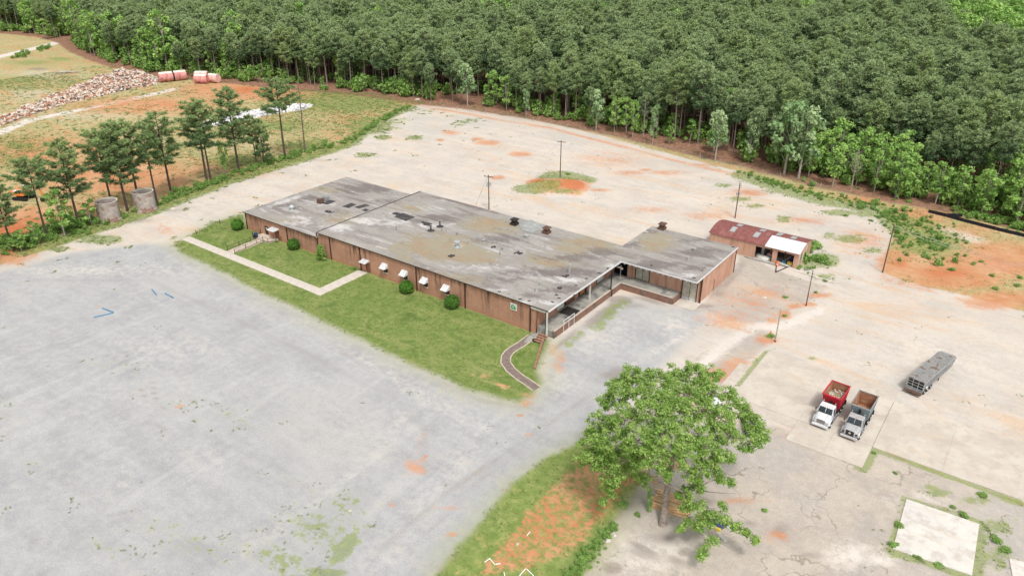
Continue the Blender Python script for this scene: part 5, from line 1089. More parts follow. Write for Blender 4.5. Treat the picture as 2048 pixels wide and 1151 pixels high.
heap('rubble_pile', [(-30, 252), (0, 238), (60, 214), (130, 186), (180, 166), (240, 146), (290, 148), (318, 160), (312, 170), (270, 176), (200, 193), (130, 208), (60, 232), (0, 252)], 4.2, 7000, [M['rb1'], M['rb3'], M['rb2'], M['rb3'], M['rb4']], (.35, 1.15), 'long heap of tan and pinkish demolition rubble by the dirt track', 'rubble heap', 3)
heap('white_rubble_strip', [(405, 248), (440, 236), (480, 226), (540, 219), (600, 211), (628, 212), (600, 221), (540, 229), (490, 240), (440, 252), (410, 256)], .7, 1500, [M['wr1'], M['wr1'], M['wr2']], (.3, 1.1), 'thin strip of white broken debris behind the roadside pines', 'debris', 4)
# timber, boards and tarp under the big tree
lm = thing('lumber_stack', 'loose stack of pale sawn planks beneath the big tree', 'lumber', G(1345, 1008), 0)
a = G(1345, 1008); ux = (G(1385, 1022)-G(1310, 1000)).normalized(); rzl = math.atan2(ux.y, ux.x)
for L in range(3):
    for k in range(9-L*2):
        off = Vector((-ux.y, ux.x, 0))*(-1.5+.37*k+.25*L); o = MB().box((off.x+ux.x*random.uniform(-.25, .25), off.y+ux.y*random.uniform(-.25, .25), .08+.15*L), (random.uniform(3.6, 4.6), .28, .12), rz=rzl+random.uniform(-.07, .07)).build('plank', M['lumber'], lm)
for i, (px, py, rz, m, lb) in enumerate(((1407, 1037, -.5, 'lumber', 'tan board just right of the lumber stack'), (1402, 1046, -.7, 'rock', 'pale board lying left of the navy tarp'), (1455, 1052, -.5, 'offwhite', 'whitish board right of the navy tarp'), (1443, 1073, -.5, 'offwhite', 'whitish board lying in front of the navy tarp'), (1411, 1071, -.3, 'rock', 'pale slab of board among the hanging leaves'))):
    o = MB().box((0, 0, .06), (1.5, .35, .1)).build('loose_board', M[m]); o.location = G(px, py); o.rotation_euler = (0, 0, rz); tag(o, lb, 'board', 'loose boards beside the big tree')
tp = MB()
vs = []; 
for j in range(6):
    for i in range(7): vs.append((i*.25-.75, j*.22-.5, .12+.35*math.exp(-((i-3)**2+(j-2.5)**2)/5)+random.uniform(0, .1)))
tp.add(vs, [(j*7+i, j*7+i+1, (j+1)*7+i+1, (j+1)*7+i) for j in range(5) for i in range(6)]); tp.add([(-.8, -.5, 0), (.8, -.5, 0), (.8, .6, 0), (-.8, .6, 0), (-.75, -.5, .13), (.75, -.5, .13), (.75, .6, .13), (-.75, .6, .13)], [(0, 1, 5, 4), (1, 2, 6, 5), (2, 3, 7, 6), (3, 0, 4, 7)])
o = tp.build('crumpled_tarp', M['tarp']); o.location = G(1437, 1047); o.rotation_euler = (0, 0, -.5); tag(o, 'crumpled navy tarp among loose boards', 'tarp')
o = MB().box((0, 0, .15), (.5, .3, .3)).box((0, 0, .33), (.54, .34, .06)).build('yellow_box', M['yellow']); o.location = G(1436, 1061); tag(o, 'small yellow box in front of the navy tarp', 'box')
# two vehicles half hidden under the tree
def car(px, py, rz, m, lab):
    t = thing('parked_car', lab, 'car', G(px, py), rz, 'vehicles half hidden behind the big tree')
    prof = [(-2.2, .35), (2.2, .35), (2.25, .75), (1.9, .9), (1.1, .98), (.6, 1.45), (-1.0, 1.5), (-1.9, 1.0), (-2.25, .9)]
    MB().prism([(a, b) for a, b in prof], -.85, .85).build('body', m, t, bevel=.08)
    MB().add([(1.08, -.7, 1.03), (1.08, .7, 1.03), (.63, .65, 1.44), (.63, -.65, 1.44)], [(0, 1, 2, 3)]).build('windshield', M['glass'], t)
    for s in (-1, 1):
        MB().add([(.9, s*.86, 1.03), (-1.5, s*.86, 1.05), (-1.0, s*.86, 1.42), (.55, s*.86, 1.4)], [(0, 1, 2, 3)]).build('side_window', M['glass'], t); MB().box((2.2, s*.6, .7), (.1, .3, .14)).build('headlight', M['chrome'], t)
        for xx in (-1.35, 1.4): w = wheel(t, xx, s*.8, .34, 1); w.rotation_euler = (R(90)*s, 0, 0)
car(1500, 856, R(120), M['tarp'], 'dark blue car glimpsed through the right side of the tree'); car(1412, 800, R(-25), M['cabw'], 'white car glimpsed behind the top of the tree')
# blue pipes and pvc on the ground
for p, q, lb in (((188, 635), (227, 626), 'longest blue pipe lying on the gravel lot at the left'), ((205, 616.5), (227, 625), 'blue pipe meeting the longest one at a point'), ((304, 579), (313, 590), 'short blue pipe nearer the lawn, left one'), ((330, 587), (347, 596), 'short blue pipe nearest the lawn')):
    a, b = G(*p), G(*q); o = MB().tube((0, 0, .09), (b-a)+Vector((0, 0, .09)), .09, n=6).build('blue_pipe', M['blue']); o.location = a; tag(o, lb, 'pipe', 'blue pipes on the gravel lot')
for p, q, lb in (((969, 1124), (979, 1117), 'short white pipe, left end of the zigzag on the verge'), ((979, 1116), (990, 1129), 'white pipe in the middle of the zigzag on the verge'), ((991, 1128), (1001, 1126.5), 'short white pipe, right end of the zigzag'), ((1008, 1144), (1011, 1158), 'white pipe standing apart at the bottom edge'), ((1051, 1137), (1038, 1152), 'white pipe slanting down left at the bottom edge'), ((1053, 1137), (1068, 1152), 'white pipe slanting down right at the bottom edge'), ((1054, 1071), (1060, 1063), 'thin white pipe on bare clay')):
    a, b = G(*p), G(*q); o = MB().tube((0, 0, .06), (b-a)+Vector((0, 0, .06)), .05, n=6).build('white_pipe', M['pvc']); o.location = a; tag(o, lb, 'pipe', 'white pipes scattered on the verge')
# rocks and litter
RKM = MB().box((0, 0, .3), (1, .8, .6), taper=.6).mesh('rock', M['rock'])
for i, (px, py, s, lb) in enumerate(((1228, 1068, .5, 'pale boulder left at the edge of the verge'), (1215, 1077, .7, 'flat pale boulder near the hedge at the bottom'), (1035, 1087, .3, 'small white stone in the verge grass'), (105, 470, .7, 'white litter under the left shrubs'), (153, 461, .9, 'long white litter beside the leftmost trees'), (346, 417, .8, 'white litter behind the right concrete ring'), (620, 348, .9, 'flat pale stone on the yard edge'), (1163, 300, .6, 'dark-shaded stone near the tall pole'), (1340, 440, .8, 'dark stone behind the loading wing'), (957, 408, .9, 'white box behind the long roof by the guy wire'), (835, 199, 1.2, 'white litter at the forest edge'), (700, 1020, .3, 'small stone on the gravel lot'), (1529, 595, .6, 'stone on the cracked drive'), (1385, 588, .5, 'stone block by the wing corner'))):
    o = bpy.data.objects.new('rock', RKM); col.objects.link(o); o.location = G(px, py); o.scale = (s*1.3, s, s*.5); o.rotation_euler = (0, 0, random.uniform(0, 3)); tag(o, lb, 'rock')
g = G(1541, 668); c_ = thing('traffic_cone', 'small orange cone lying by the weeds near the pale lamp post', 'cone', g); MB().tube((0, 0, .03), (0, 0, .7), .2, .04, 10).build('cone_body', M['orange'], c_); MB().box((0, 0, .02), (.45, .45, .04)).build('cone_base', M['orange'], c_)
# fences
def fence(pts, sp, h, lab, name, postm, wires):
    t = thing(name, lab, 'fence', pts[0]); o = pts[0]; pm_ = MB().tube((0, 0, -.2), (0, 0, h), .07, .06, 6).mesh('fence_post', postm); W = MB()
    for i in range(len(pts)-1):
        d = pts[i+1]-pts[i]; n = max(1, int(d.length/sp))
        for k in range(n): part('fence_post', pm_, t, pts[i]+d*(k/n)-o, (random.uniform(-.05, .05), random.uniform(-.05, .05), 0), (1, 1, random.uniform(.85, 1.15)))
        for z in wires: W.tube(pts[i]-o+Vector((0, 0, z)), pts[i+1]-o+Vector((0, 0, z)), .012, n=4)
    W.build('fence_wire', M['steel'], t)
fence([G(*p) for p in ((860, 212), (1000, 232), (1100, 250), (1170, 263), (1250, 281), (1330, 300), (1400, 318), (1480, 338), (1560, 356), (1640, 378), (1700, 392))], 5.5, 1.5, 'post and wire fence along the foot of the forest', 'wire_fence', M['barkL'], (.4, .8, 1.2))
fence([G(*p) for p in ((393, 468), (440, 448), (484, 434))], 6.0, 1.0, 'short dark posts along the left end of the lawn', 'post_fence', M['dark'], (.9,))
def silt(pts, lab):
    t = thing('silt_fence', lab, 'fence', pts[0], 0, 'black silt fences on the clay'); o = pts[0]
    for i in range(len(pts)-1):
        a, b = pts[i]-o, pts[i+1]-o; d = (b-a); n = max(1, int(d.length/3)); 
        for k in range(n):
            p, q = a+d*(k/n), a+d*((k+1)/n); lean = Vector((-d.y, d.x, 0)).normalized()*.12
            MB().add([p, q, q+lean+Vector((0, 0, .75)), p+lean+Vector((0, 0, .7)), p+lean*.3, q+lean*.3, q+lean*1.3+Vector((0, 0, .75)), p+lean*1.3+Vector((0, 0, .7))], [(0, 1, 2, 3), (7, 6, 5, 4), (2, 6, 7, 3), (0, 3, 7, 4), (1, 5, 6, 2)]).build('fabric', M['blackfab'], t)
            MB().tube(p, p+Vector((0, 0, .95)), .03, n=5).build('stake', M['timberD'], t)
silt([G(*p) for p in ((1856, 425), (1893, 434), (1925, 443), (1990, 460), (2048, 474), (2120, 492))], 'long black silt fence at the foot of the right-hand trees'); silt([G(*p) for p in ((1894, 433), (1924, 434))], 'short black silt fence branching off the long one'); silt([G(*p) for p in ((2025, 456), (2070, 466))], 'piece of black silt fence at the right edge')
o = MB().tube((0, 0, .25), (4.4, 1.2, .35), .2, .1, 7).tube((2.5, .7, .3), (3.2, 1.6, .9), .07, .03, 5).build('fallen_log', M['barkL']); o.location = G(113, 147); o.rotation_euler = (0, 0, R(20)); o.scale = (2, 2, 2); tag(o, 'bleached fallen log lying in the far left field', 'log')

# ------------------------------------------------------------ vegetation
def rdir(n, r, up=0.0):
    v = r.normal(size=(n, 3)); v[:, 2] += up; return v/np.linalg.norm(v, axis=1, keepdims=True)
class LF:
    def __init__(s, seed): s.r = np.random.default_rng(seed); s.V = []; s.sh = []; s.k = None
    def needles(s, c, n, L, w, up=.5, flat=1.0, shade=None):
        d = rdir(n, s.r, up); d[:, 2] *= flat; L_ = L*s.r.uniform(.6, 1.15, (n, 1)); base = np.asarray(c)+d*L_*.15
        side = np.cross(d, rdir(n, s.r)); side /= np.linalg.norm(side, axis=1, keepdims=True)+1e-9
        t = base+d*L_; s.V.append(np.stack([base-side*w*.5, base+side*w*.5, t+side*w*.35, t-side*w*.35], 1))
        sh = s.r.uniform(.2, .8) if shade is None else shade; s.sh.append(np.clip(sh+s.r.normal(0, .12, n), 0, 1))
    def leaves(s, c, n, rad, size, up=.6, shade=None, shell=.45, sv=.15):
        d = rdir(n, s.r, .15); rr = s.r.uniform(shell, 1, (n, 1)); p = np.asarray(c)+d*rr*np.asarray(rad)
        nm = d*.7+rdir(n, s.r)*.8; nm[:, 2] += up; nm /= np.linalg.norm(nm, axis=1, keepdims=True)
        u = np.cross(nm, rdir(n, s.r)); u /= np.linalg.norm(u, axis=1, keepdims=True)+1e-9; v = np.cross(nm, u)
        z = size*s.r.uniform(.55, 1.25, (n, 1)); u *= z; v *= z*.7
        s.V.append(np.stack([p-u, p+v, p+u, p-v], 1)); sh = s.r.uniform(.15, .85) if shade is None else shade
        s.sh.append(np.clip(sh+s.r.normal(0, sv, n), 0, 1))
    def mesh(s, name, mat):
        V = np.concatenate(s.V).reshape(-1, 3).astype(np.float32); n = len(V)//4; sh = np.concatenate(s.sh).astype(np.float32)
        me = bpy.data.meshes.new(name); me.vertices.add(n*4); me.vertices.foreach_set('co', V.ravel()); me.loops.add(n*4)
        me.loops.foreach_set('vertex_index', np.arange(n*4, dtype=np.int32)); me.polygons.add(n); me.polygons.foreach_set('loop_start', np.arange(n, dtype=np.int32)*4)
        me.update(calc_edges=True); a = me.attributes.new('shade', 'FLOAT', 'POINT'); a.data.foreach_set('value', np.repeat(sh, 4)); me.materials.append(mat); return me
def clumpmesh(name, mat, clumps):
    """solid little underlying masses so that crowns are not see-through everywhere"""
    mb = MB()
    for c, r in clumps:
        vs = []; fs_ = []
        for i, (z, k) in enumerate(((-.8, .5), (-.2, 1), (.45, .85), (.9, .3))):
            for j in range(6): a = j*math.pi/3+i*.4; vs.append((c[0]+r*k*math.cos(a)*random.uniform(.7, 1.1), c[1]+r*k*math.sin(a)*random.uniform(.7, 1.1), c[2]+r*.7*z))
        for i in range(3):
            for j in range(6): fs_.append((i*6+j, i*6+(j+1) % 6, (i+1)*6+(j+1) % 6, (i+1)*6+j))
        fs_ += [tuple(range(5, -1, -1)), tuple(range(18, 24))]; mb.add(vs, fs_)
    return mb
def bentpts(h, seed, bend=.5, n=6):
    r = random.Random(seed); a = r.uniform(0, 6.3); b = r.uniform(.2, 1)*bend
    return [Vector((math.cos(a)*b*math.sin(t*2.4)*t, math.sin(a)*b*math.sin(t*2.4)*t, h*t)) for t in [i/n for i in range(n+1)]]
def pine_meshes(h, r0, crown0, R_, nb, nper, L, w, seed, leafm, barkm, droop=0.0, rounded=True, stubs=6, dome=False):
    r = random.Random(seed); sp = bentpts(h*.97, seed, .03*h); T = MB()
    T.path(sp, [r0*(1-.85*i/6)+.02 for i in range(7)], 7)
    def at(z): f = min(max(z/(h*.97), 0), .999)*6; i = int(f); return sp[i].lerp(sp[i+1], f-i)
    lf = LF(seed)
    for b in range(nb):
        u = (b+.5)/nb; z = h*(crown0+(0.985-crown0)*u); prof = math.sin(math.pi*min(1, .16+.84*(1-u)**.75)) if not rounded else math.sqrt(max(0, 1-((u-.38)/.66)**2))
        rad = R_*max(.12, prof)*r.uniform(.6, 1.12); a = b*2.4+r.uniform(-.5, .5)
        o = at(z*.97); tip = o+Vector((math.cos(a)*rad, math.sin(a)*rad, rad*(.25-droop+r.uniform(-.1, .2))))
        if rad > .7: T.tube(o, tip, .045*h/18+.02, .02, 4, caps=False)
        m = max(1, int(rad/(L*1.05)))
        for q in range(m+1):
            f = 1-.75*q/(m+1); c = o.lerp(tip, f)+Vector((r.gauss(0, .25), r.gauss(0, .25), r.gauss(.1, .15)))*L*1.2
            lf.needles(c, nper, L, w, .7, .75, shade=min(1, max(0, .1+.75*u+r.gauss(0, .12))))  # needles paler up the crown: light from above put into the colour
        if dome:
            for q in range(2):
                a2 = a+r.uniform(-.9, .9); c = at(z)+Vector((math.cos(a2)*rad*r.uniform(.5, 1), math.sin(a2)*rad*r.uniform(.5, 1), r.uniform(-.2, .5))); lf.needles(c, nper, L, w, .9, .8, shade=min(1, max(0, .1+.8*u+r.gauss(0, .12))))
    for k in range(stubs):
        z = h*r.uniform(.25, crown0); a = r.uniform(0, 6.3); o = at(z); T.tube(o, o+Vector((math.cos(a), math.sin(a), .1))*r.uniform(.5, 1.4), .035, .012, 4, caps=False)
    lf.needles(at(h*.97)+Vector((0, 0, .1)), nper, L, w, .9)
    return T.mesh('trunk', barkm), lf.mesh('crown', leafm)
def broad_meshes(h, r0, lobes, nleaf, size, seed, leafm, barkm, crown0=.3, R_=2.5, lean=.04):
    r = random.Random(seed); sp = bentpts(h*.85, seed, lean*h); T = MB(); T.path(sp, [r0*(1-.8*i/6)+.02 for i in range(7)], 7); lf = LF(seed)
    for k in range(lobes):
        u = (k+.5)/lobes; z = h*(crown0+(.93-crown0)*u); prof = math.sqrt(max(.05, 1-((u-.4)/.68)**2)); a = k*2.4+r.uniform(-.6, .6); rad = R_*prof*r.uniform(.3, .85)
        c = Vector((math.cos(a)*rad, math.sin(a)*rad, z)); i = min(5, int(z*.75/(h*.85)*6)); T.tube(sp[i], c, .06*h/12, .02, 4, caps=False)
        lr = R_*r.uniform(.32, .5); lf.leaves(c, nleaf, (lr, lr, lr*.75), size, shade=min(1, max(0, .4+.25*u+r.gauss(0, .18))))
    return T.mesh('trunk', barkm), lf.mesh('crown', leafm)
def plant(name, label, cat, loc, meshes, s=1.0, sz=None, rz=None, group=None, lean=0.0):
    t = thing(name, label, cat, loc, random.uniform(0, 6.28) if rz is None else rz, group)
    if lean: t.rotation_euler = (random.uniform(-lean, lean), random.uniform(-lean, lean), t.rotation_euler[2])
    t.scale = (s, s, sz or s)
    for nm, me in zip(('trunk', 'crown'), meshes): part(nm, me, t)
    return t

# the dense pine forest
FH = 17.5
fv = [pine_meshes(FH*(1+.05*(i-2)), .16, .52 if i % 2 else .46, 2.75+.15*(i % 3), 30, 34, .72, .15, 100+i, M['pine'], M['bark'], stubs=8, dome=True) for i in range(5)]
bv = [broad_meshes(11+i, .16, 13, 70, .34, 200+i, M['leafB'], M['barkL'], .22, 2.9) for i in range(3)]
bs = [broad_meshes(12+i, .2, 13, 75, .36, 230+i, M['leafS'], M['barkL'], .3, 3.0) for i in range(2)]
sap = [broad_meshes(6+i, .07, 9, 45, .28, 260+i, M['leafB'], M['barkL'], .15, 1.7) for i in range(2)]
sp_ = 4.7; fx = np.arange(-1000, 160, sp_); fy = np.arange(60, 760, sp_*.87); pts_f = []
for j, y in enumerate(fy):
    for x in fx: pts_f.append((x+(sp_/2 if j % 2 else 0), y))
PF = np.array(pts_f); PF += rng.uniform(-1.35, 1.35, PF.shape)
d = sdist(FOREST, PF[:, 0], PF[:, 1]); keep = d > 1.2
road = ldist(arr([(-200, 165), (0, 113), (60, 99), (105, 88), (136, 78), (175, 66)]), PF[:, 0], PF[:, 1]); keep &= road > 5.5
w_ = np.stack([PF[:, 0], PF[:, 1], np.full(len(PF), -CAMH+9)], 1); dep = w_@_F; ux_ = (w_@_R)/dep*FPX; uy_ = (w_@_D)/dep*FPX
keep &= (dep > 30) & (np.abs(ux_) < 1024*1.28) & (uy_ > -700) & (dep < 690)
gap = blob(PF[:, 0], PF[:, 1], 1105, 140, 75, 22, z=3.0) > 0
g2 = blob(PF[:, 0], PF[:, 1], 930, 200, 60, 12) > 0
PF, d, dep, ux_, uy_, gap, g2 = [a[keep] for a in (PF, d, dep, ux_, uy_, gap, g2)]
n = len(PF); rnd = rng.random(n)
# where bright broadleaved trees stand: far right corner, right edge, and scattered at the rim
px_ = ux_+1024; py_ = uy_+575.5
kind = np.zeros(n, int)   # 0 pine, 1 broadleaf, 2 sapling, -1 nothing
corner = (px_-1800)/150-py_/115+np.sin(px_*.05)*.12 > .1
kind[corner & (rnd < .9)] = 1
kind[(kind == 0) & (d > 6) & (rnd < .045)] = 1
kind[(kind == 0) & (d < 15) & (px_ > 1600) & (rnd < .72)] = 1
kind[(kind == 0) & (d < 9) & (px_ < 480) & (rnd > .3) & (rnd < .5)] = 1
kind[(kind == 0) & (d < 9) & (px_ <= 1600) & (rnd > .5) & (rnd < .62)] = 1
kind[(kind == 0) & (d < 6) & (rnd > .60)] = 2
kind[gap] = np.where(rnd[gap] < .6, 2, -1); kind[g2] = np.where(rnd[g2] < .25, 0, -1)
hs_ = np.clip(rng.normal(1, .17, n), .6, 1.42)*np.where(d < 4, .9, 1.0)
near = np.argsort(dep)
cap = {0: 290, 1: 150, 2: 110}
indiv = np.zeros(n, bool)
vis = (np.abs(ux_) < 1060) & (uy_ > -600)
for k in (0, 1, 2):
    c = [i for i in near if kind[i] == k and vis[i] and (k or d[i] < 60)][:cap[k]]; indiv[c] = True
FT = {}
for i in np.where(indiv)[0]:
    k = kind[i]; loc = (float(PF[i, 0]), float(PF[i, 1]), 0); s = float(hs_[i])
    if k == 0:
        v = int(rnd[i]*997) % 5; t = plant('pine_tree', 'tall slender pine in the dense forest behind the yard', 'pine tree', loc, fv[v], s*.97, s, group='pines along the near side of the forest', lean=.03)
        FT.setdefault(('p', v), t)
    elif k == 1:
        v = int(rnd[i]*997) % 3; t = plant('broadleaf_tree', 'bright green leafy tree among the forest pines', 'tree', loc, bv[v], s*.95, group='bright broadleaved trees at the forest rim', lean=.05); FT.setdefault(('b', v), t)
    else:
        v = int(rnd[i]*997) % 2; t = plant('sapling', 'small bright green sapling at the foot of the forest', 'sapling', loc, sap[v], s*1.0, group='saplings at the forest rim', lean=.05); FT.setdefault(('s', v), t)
def scatter(name, label, cat, P_, sxy, szz, kinds, sources, lean=.03):
    me = bpy.data.meshes.new(name); me.vertices.add(len(P_)); me.vertices.foreach_set('co', np.column_stack([P_, np.zeros(len(P_))]).astype(np.float32).ravel() if P_.shape[1] == 2 else P_.astype(np.float32).ravel())
    def at(nm, ty, v): a = me.attributes.new(nm, ty, 'POINT'); a.data.foreach_set('vector' if ty == 'FLOAT_VECTOR' else 'value', v)
    at('tree_kind', 'INT', kinds.astype(np.int32)); rot = np.column_stack([rng.uniform(-lean, lean, len(P_)), rng.uniform(-lean, lean, len(P_)), rng.uniform(0, 6.28, len(P_))]); at('tree_rot', 'FLOAT_VECTOR', rot.astype(np.float32).ravel())
    at('tree_scale', 'FLOAT_VECTOR', np.column_stack([sxy, sxy, szz]).astype(np.float32).ravel())
    o = bpy.data.objects.new(name, me); col.objects.link(o); tag(o, label, cat, kind='stuff')
    ng = bpy.data.node_groups.new(name, 'GeometryNodeTree'); ng.interface.new_socket('Geometry', in_out='INPUT', socket_type='NodeSocketGeometry'); ng.interface.new_socket('Geometry', in_out='OUTPUT', socket_type='NodeSocketGeometry')
    gi = ng.nodes.new('NodeGroupInput'); go = ng.nodes.new('NodeGroupOutput'); ip = ng.nodes.new('GeometryNodeInstanceOnPoints'); jn = ng.nodes.new('GeometryNodeJoinGeometry')
    for objs in sources:
        j = ng.nodes.new('GeometryNodeJoinGeometry')
        for ob in objs:
            oi = ng.nodes.new('GeometryNodeObjectInfo'); oi.inputs['Object'].default_value = ob; oi.transform_space = 'ORIGINAL'; ng.links.new(oi.outputs['Geometry'], j.inputs[0])
        gt = ng.nodes.new('GeometryNodeGeometryToInstance'); ng.links.new(j.outputs[0], gt.inputs[0]); ng.links.new(gt.outputs[0], jn.inputs[0])
    def na(nm, ty): a = ng.nodes.new('GeometryNodeInputNamedAttribute'); a.data_type = ty; a.inputs['Name'].default_value = nm; return a.outputs['Attribute']
    ng.links.new(gi.outputs[0], ip.inputs['Points']); ng.links.new(jn.outputs[0], ip.inputs['Instance']); ip.inputs['Pick Instance'].default_value = True
    ng.links.new(na('tree_kind', 'INT'), ip.inputs['Instance Index']); ng.links.new(na('tree_scale', 'FLOAT_VECTOR'), ip.inputs['Scale'])
    er = ng.nodes.new('FunctionNodeEulerToRotation'); ng.links.new(na('tree_rot', 'FLOAT_VECTOR'), er.inputs[0]); ng.links.new(er.outputs[0], ip.inputs['Rotation'])
    ng.links.new(ip.outputs[0], go.inputs[0]); md = o.modifiers.new('scatter', 'NODES'); md.node_group = ng
    return o
def kids(t): return [c for c in t.children]
rest = (~indiv) & (kind == 0)
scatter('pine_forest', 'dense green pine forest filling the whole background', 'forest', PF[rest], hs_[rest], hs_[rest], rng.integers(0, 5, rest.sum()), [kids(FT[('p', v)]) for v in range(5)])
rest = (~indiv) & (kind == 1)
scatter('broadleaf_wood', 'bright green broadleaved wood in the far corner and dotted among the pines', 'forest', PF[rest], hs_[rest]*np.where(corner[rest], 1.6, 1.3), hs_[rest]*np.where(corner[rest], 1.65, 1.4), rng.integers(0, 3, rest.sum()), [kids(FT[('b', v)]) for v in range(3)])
rest = (~indiv) & (kind == 2)
if rest.sum(): scatter('sapling_undergrowth', 'young bright saplings under and between the forest trees', 'undergrowth', PF[rest], hs_[rest], hs_[rest], rng.integers(0, 2, rest.sum()), [kids(FT[('s', v)]) for v in range(2)])
# undergrowth along the rim and inside the first rows
bushm = [LF(300+i) for i in range(3)]
for i, b in enumerate(bushm):
    for k in range(7): b.leaves((b.r.uniform(-.7, .7), b.r.uniform(-.7, .7), b.r.uniform(.4, 1.4)), 45, (.7, .7, .6), .2)
M['under'] = leafmat('undergrowth_leaves', (.13, .26, .055), (.30, .46, .12), (.20, .32, .08), .3)
BUSH = [b.mesh('foliage', M['under']) for b in bushm]
wsb = []
def wild(px, py, s, lab, grp=None, v=None, sz=None):
    if s <= .6 and sz is None: sz = s*.5; s *= random.uniform(1.0, 1.3)
    t = thing('wild_shrub', lab, 'shrub', G(px, py), random.uniform(0, 6), grp); t.scale = (s*random.uniform(.8, 1.2), s*random.uniform(.75, 1.15), sz or s); part('foliage', BUSH[random.randrange(3) if v is None else v], t); wsb.append(t); return t
for v in range(3): wild((165, 300, 75)[v], (455, 408, 487)[v], (1.0, .9, 1.0)[v], ('leafy shrub beside the left concrete ring', 'leafy shrub between the two concrete rings', 'leafy shrub by the leftmost roadside trees')[v], v=v)
m_ = (rng.random(len(PF)) < np.where(px_ > 1600, .95, .6)) & (d < np.where(px_ > 1600, 16, 22)) & (d > 1.5) & ~g2
UP = PF[m_]+rng.uniform(-2, 2, (m_.sum(), 2)); UP = np.concatenate([UP, PF[m_]+rng.uniform(-2.4, 2.4, (m_.sum(), 2))]); us = rng.uniform(.9, 2.5, len(UP))
scatter('forest_undergrowth', 'tangled green undergrowth along the foot of the forest', 'undergrowth', UP, us, us*rng.uniform(.8, 1.6, len(us)), rng.integers(0, 3, len(UP)), [kids(wsb[v]) for v in range(3)])

hp = []
def along(pts_, n_, w_h, s0, s1):
    A = [G(*p) for p in pts_]; seg = [(A[i+1]-A[i]).length for i in range(len(A)-1)]; tot = sum(seg)
    for _ in range(n_):
        u = random.uniform(0, tot); i = 0
        while u > seg[i] and i < len(seg)-1: u -= seg[i]; i += 1
        p = A[i].lerp(A[i+1], u/seg[i]); hp.append((p.x+random.gauss(0, w_h), p.y+random.gauss(0, w_h), random.uniform(s0, s1)))
along([(0, 512), (60, 492), (150, 468), (250, 432), (330, 402), (400, 378), (470, 350), (560, 322), (640, 298), (700, 282), (760, 242), (815, 214)], 330, .9, .2, .62)
along([(0, 495), (60, 480), (120, 462), (180, 446)], 60, 1.0, .6, 1.5); along([(340, 396), (400, 376), (470, 348), (560, 320), (600, 306)], 70, .6, .4, .8)
along([(1500, 352), (1600, 384), (1700, 402), (1760, 420), (1800, 450)], 150, 1.3, .15, .45)
along([(1800, 430), (1850, 480), (1870, 510)], 170, 4.2, .12, .45); along([(1920, 425), (1980, 440), (2060, 462), (2130, 480)], 120, 1.4, .35, .9)
along([(1600, 535), (1640, 515), (1650, 530)], 40, 1.2, .15, .5); along([(1150, 1150), (1185, 1100), (1225, 1060)], 60, .5, .15, .35); along([(20, 118), (60, 106), (100, 94)], 30, 1.5, .5, 1.1)
HP = np.array(hp)
scatter('low_undergrowth', 'low tangled green growth along the yard edges and on the clay bank', 'undergrowth', HP[:, :2], HP[:, 2], HP[:, 2]*.9, rng.integers(0, 3, len(HP)), [kids(wsb[v]) for v in range(3)])

# singled out trees at the forest rim
def fit(px, py, ty, meshes, h0, name, lab, cat, group=None, wx=1.0):
    h = HT((px, py), ty); s = h/h0; return plant(name, lab, cat, G(px, py), meshes, s*wx, s, group=group)
fit(935, 212, 122, bs[0], 12, 'broadleaf_tree', 'tall pale-trunked leafy tree standing apart at the left forest rim', 'tree', wx=.8)
fit(1568, 348, 193, bs[1], 13, 'broadleaf_tree', 'biggest bright grey-green tree with two pale trunks at the forest rim', 'tree', wx=1.0)
fit(1597, 356, 208, bs[0], 12, 'broadleaf_tree', 'bright leafy tree just right of the biggest one at the rim', 'tree', wx=.9)
fit(1430, 322, 215, bs[0], 12, 'broadleaf_tree', 'grey-green leafy tree with bent trunk left of the big pair', 'tree', wx=.75)
fit(1497, 325, 225, bs[1], 13, 'broadleaf_tree', 'dark-leaved tree with tall pale trunk left of the big pair', 'tree', wx=.7)
fit(1305, 288, 205, bs[1], 13, 'broadleaf_tree', 'silvery small tree beside a bare grey stem at the rim', 'tree', wx=.55)
fit(1192, 262, 175, bs[0], 12, 'broadleaf_tree', 'broad pale-green tree in the middle of the forest rim', 'tree', wx=.8)
fit(1228, 264, 190, bv[1], 12, 'broadleaf_tree', 'bright forked tree just right of the middle of the rim', 'tree', wx=.7)
fit(1052, 236, 175, bs[1], 13, 'broadleaf_tree', 'pale-green narrow tree left of the middle of the rim', 'tree', wx=.6)
fit(1265, 276, 195, bv[2], 13, 'broadleaf_tree', 'light green tree left of the bare grey stem', 'tree', wx=.6)
fit(1665, 372, 285, bv[0], 11, 'broadleaf_tree', 'bushy bright tree left of the leafless tree', 'tree', wx=.9)
fit(1790, 396, 300, bv[1], 12, 'broadleaf_tree', 'bushy yellow-green tree behind the clay bank', 'tree', wx=1.0)
fit(1870, 408, 318, bv[2], 13, 'broadleaf_tree', 'bright bushy tree above the left end of the silt fence', 'tree', wx=1.1)
fit(1960, 432, 335, bv[0], 11, 'broadleaf_tree', 'bright bushy tree above the middle of the silt fence', 'tree', wx=1.1)
fit(2030, 450, 345, bv[1], 12, 'broadleaf_tree', 'bright bushy tree at the right edge of the photograph', 'tree', wx=1.1)
fit(93, 78, 35, bv[1], 12, 'broadleaf_tree', 'bright green round tree where the forest road disappears', 'tree', wx=1.3)
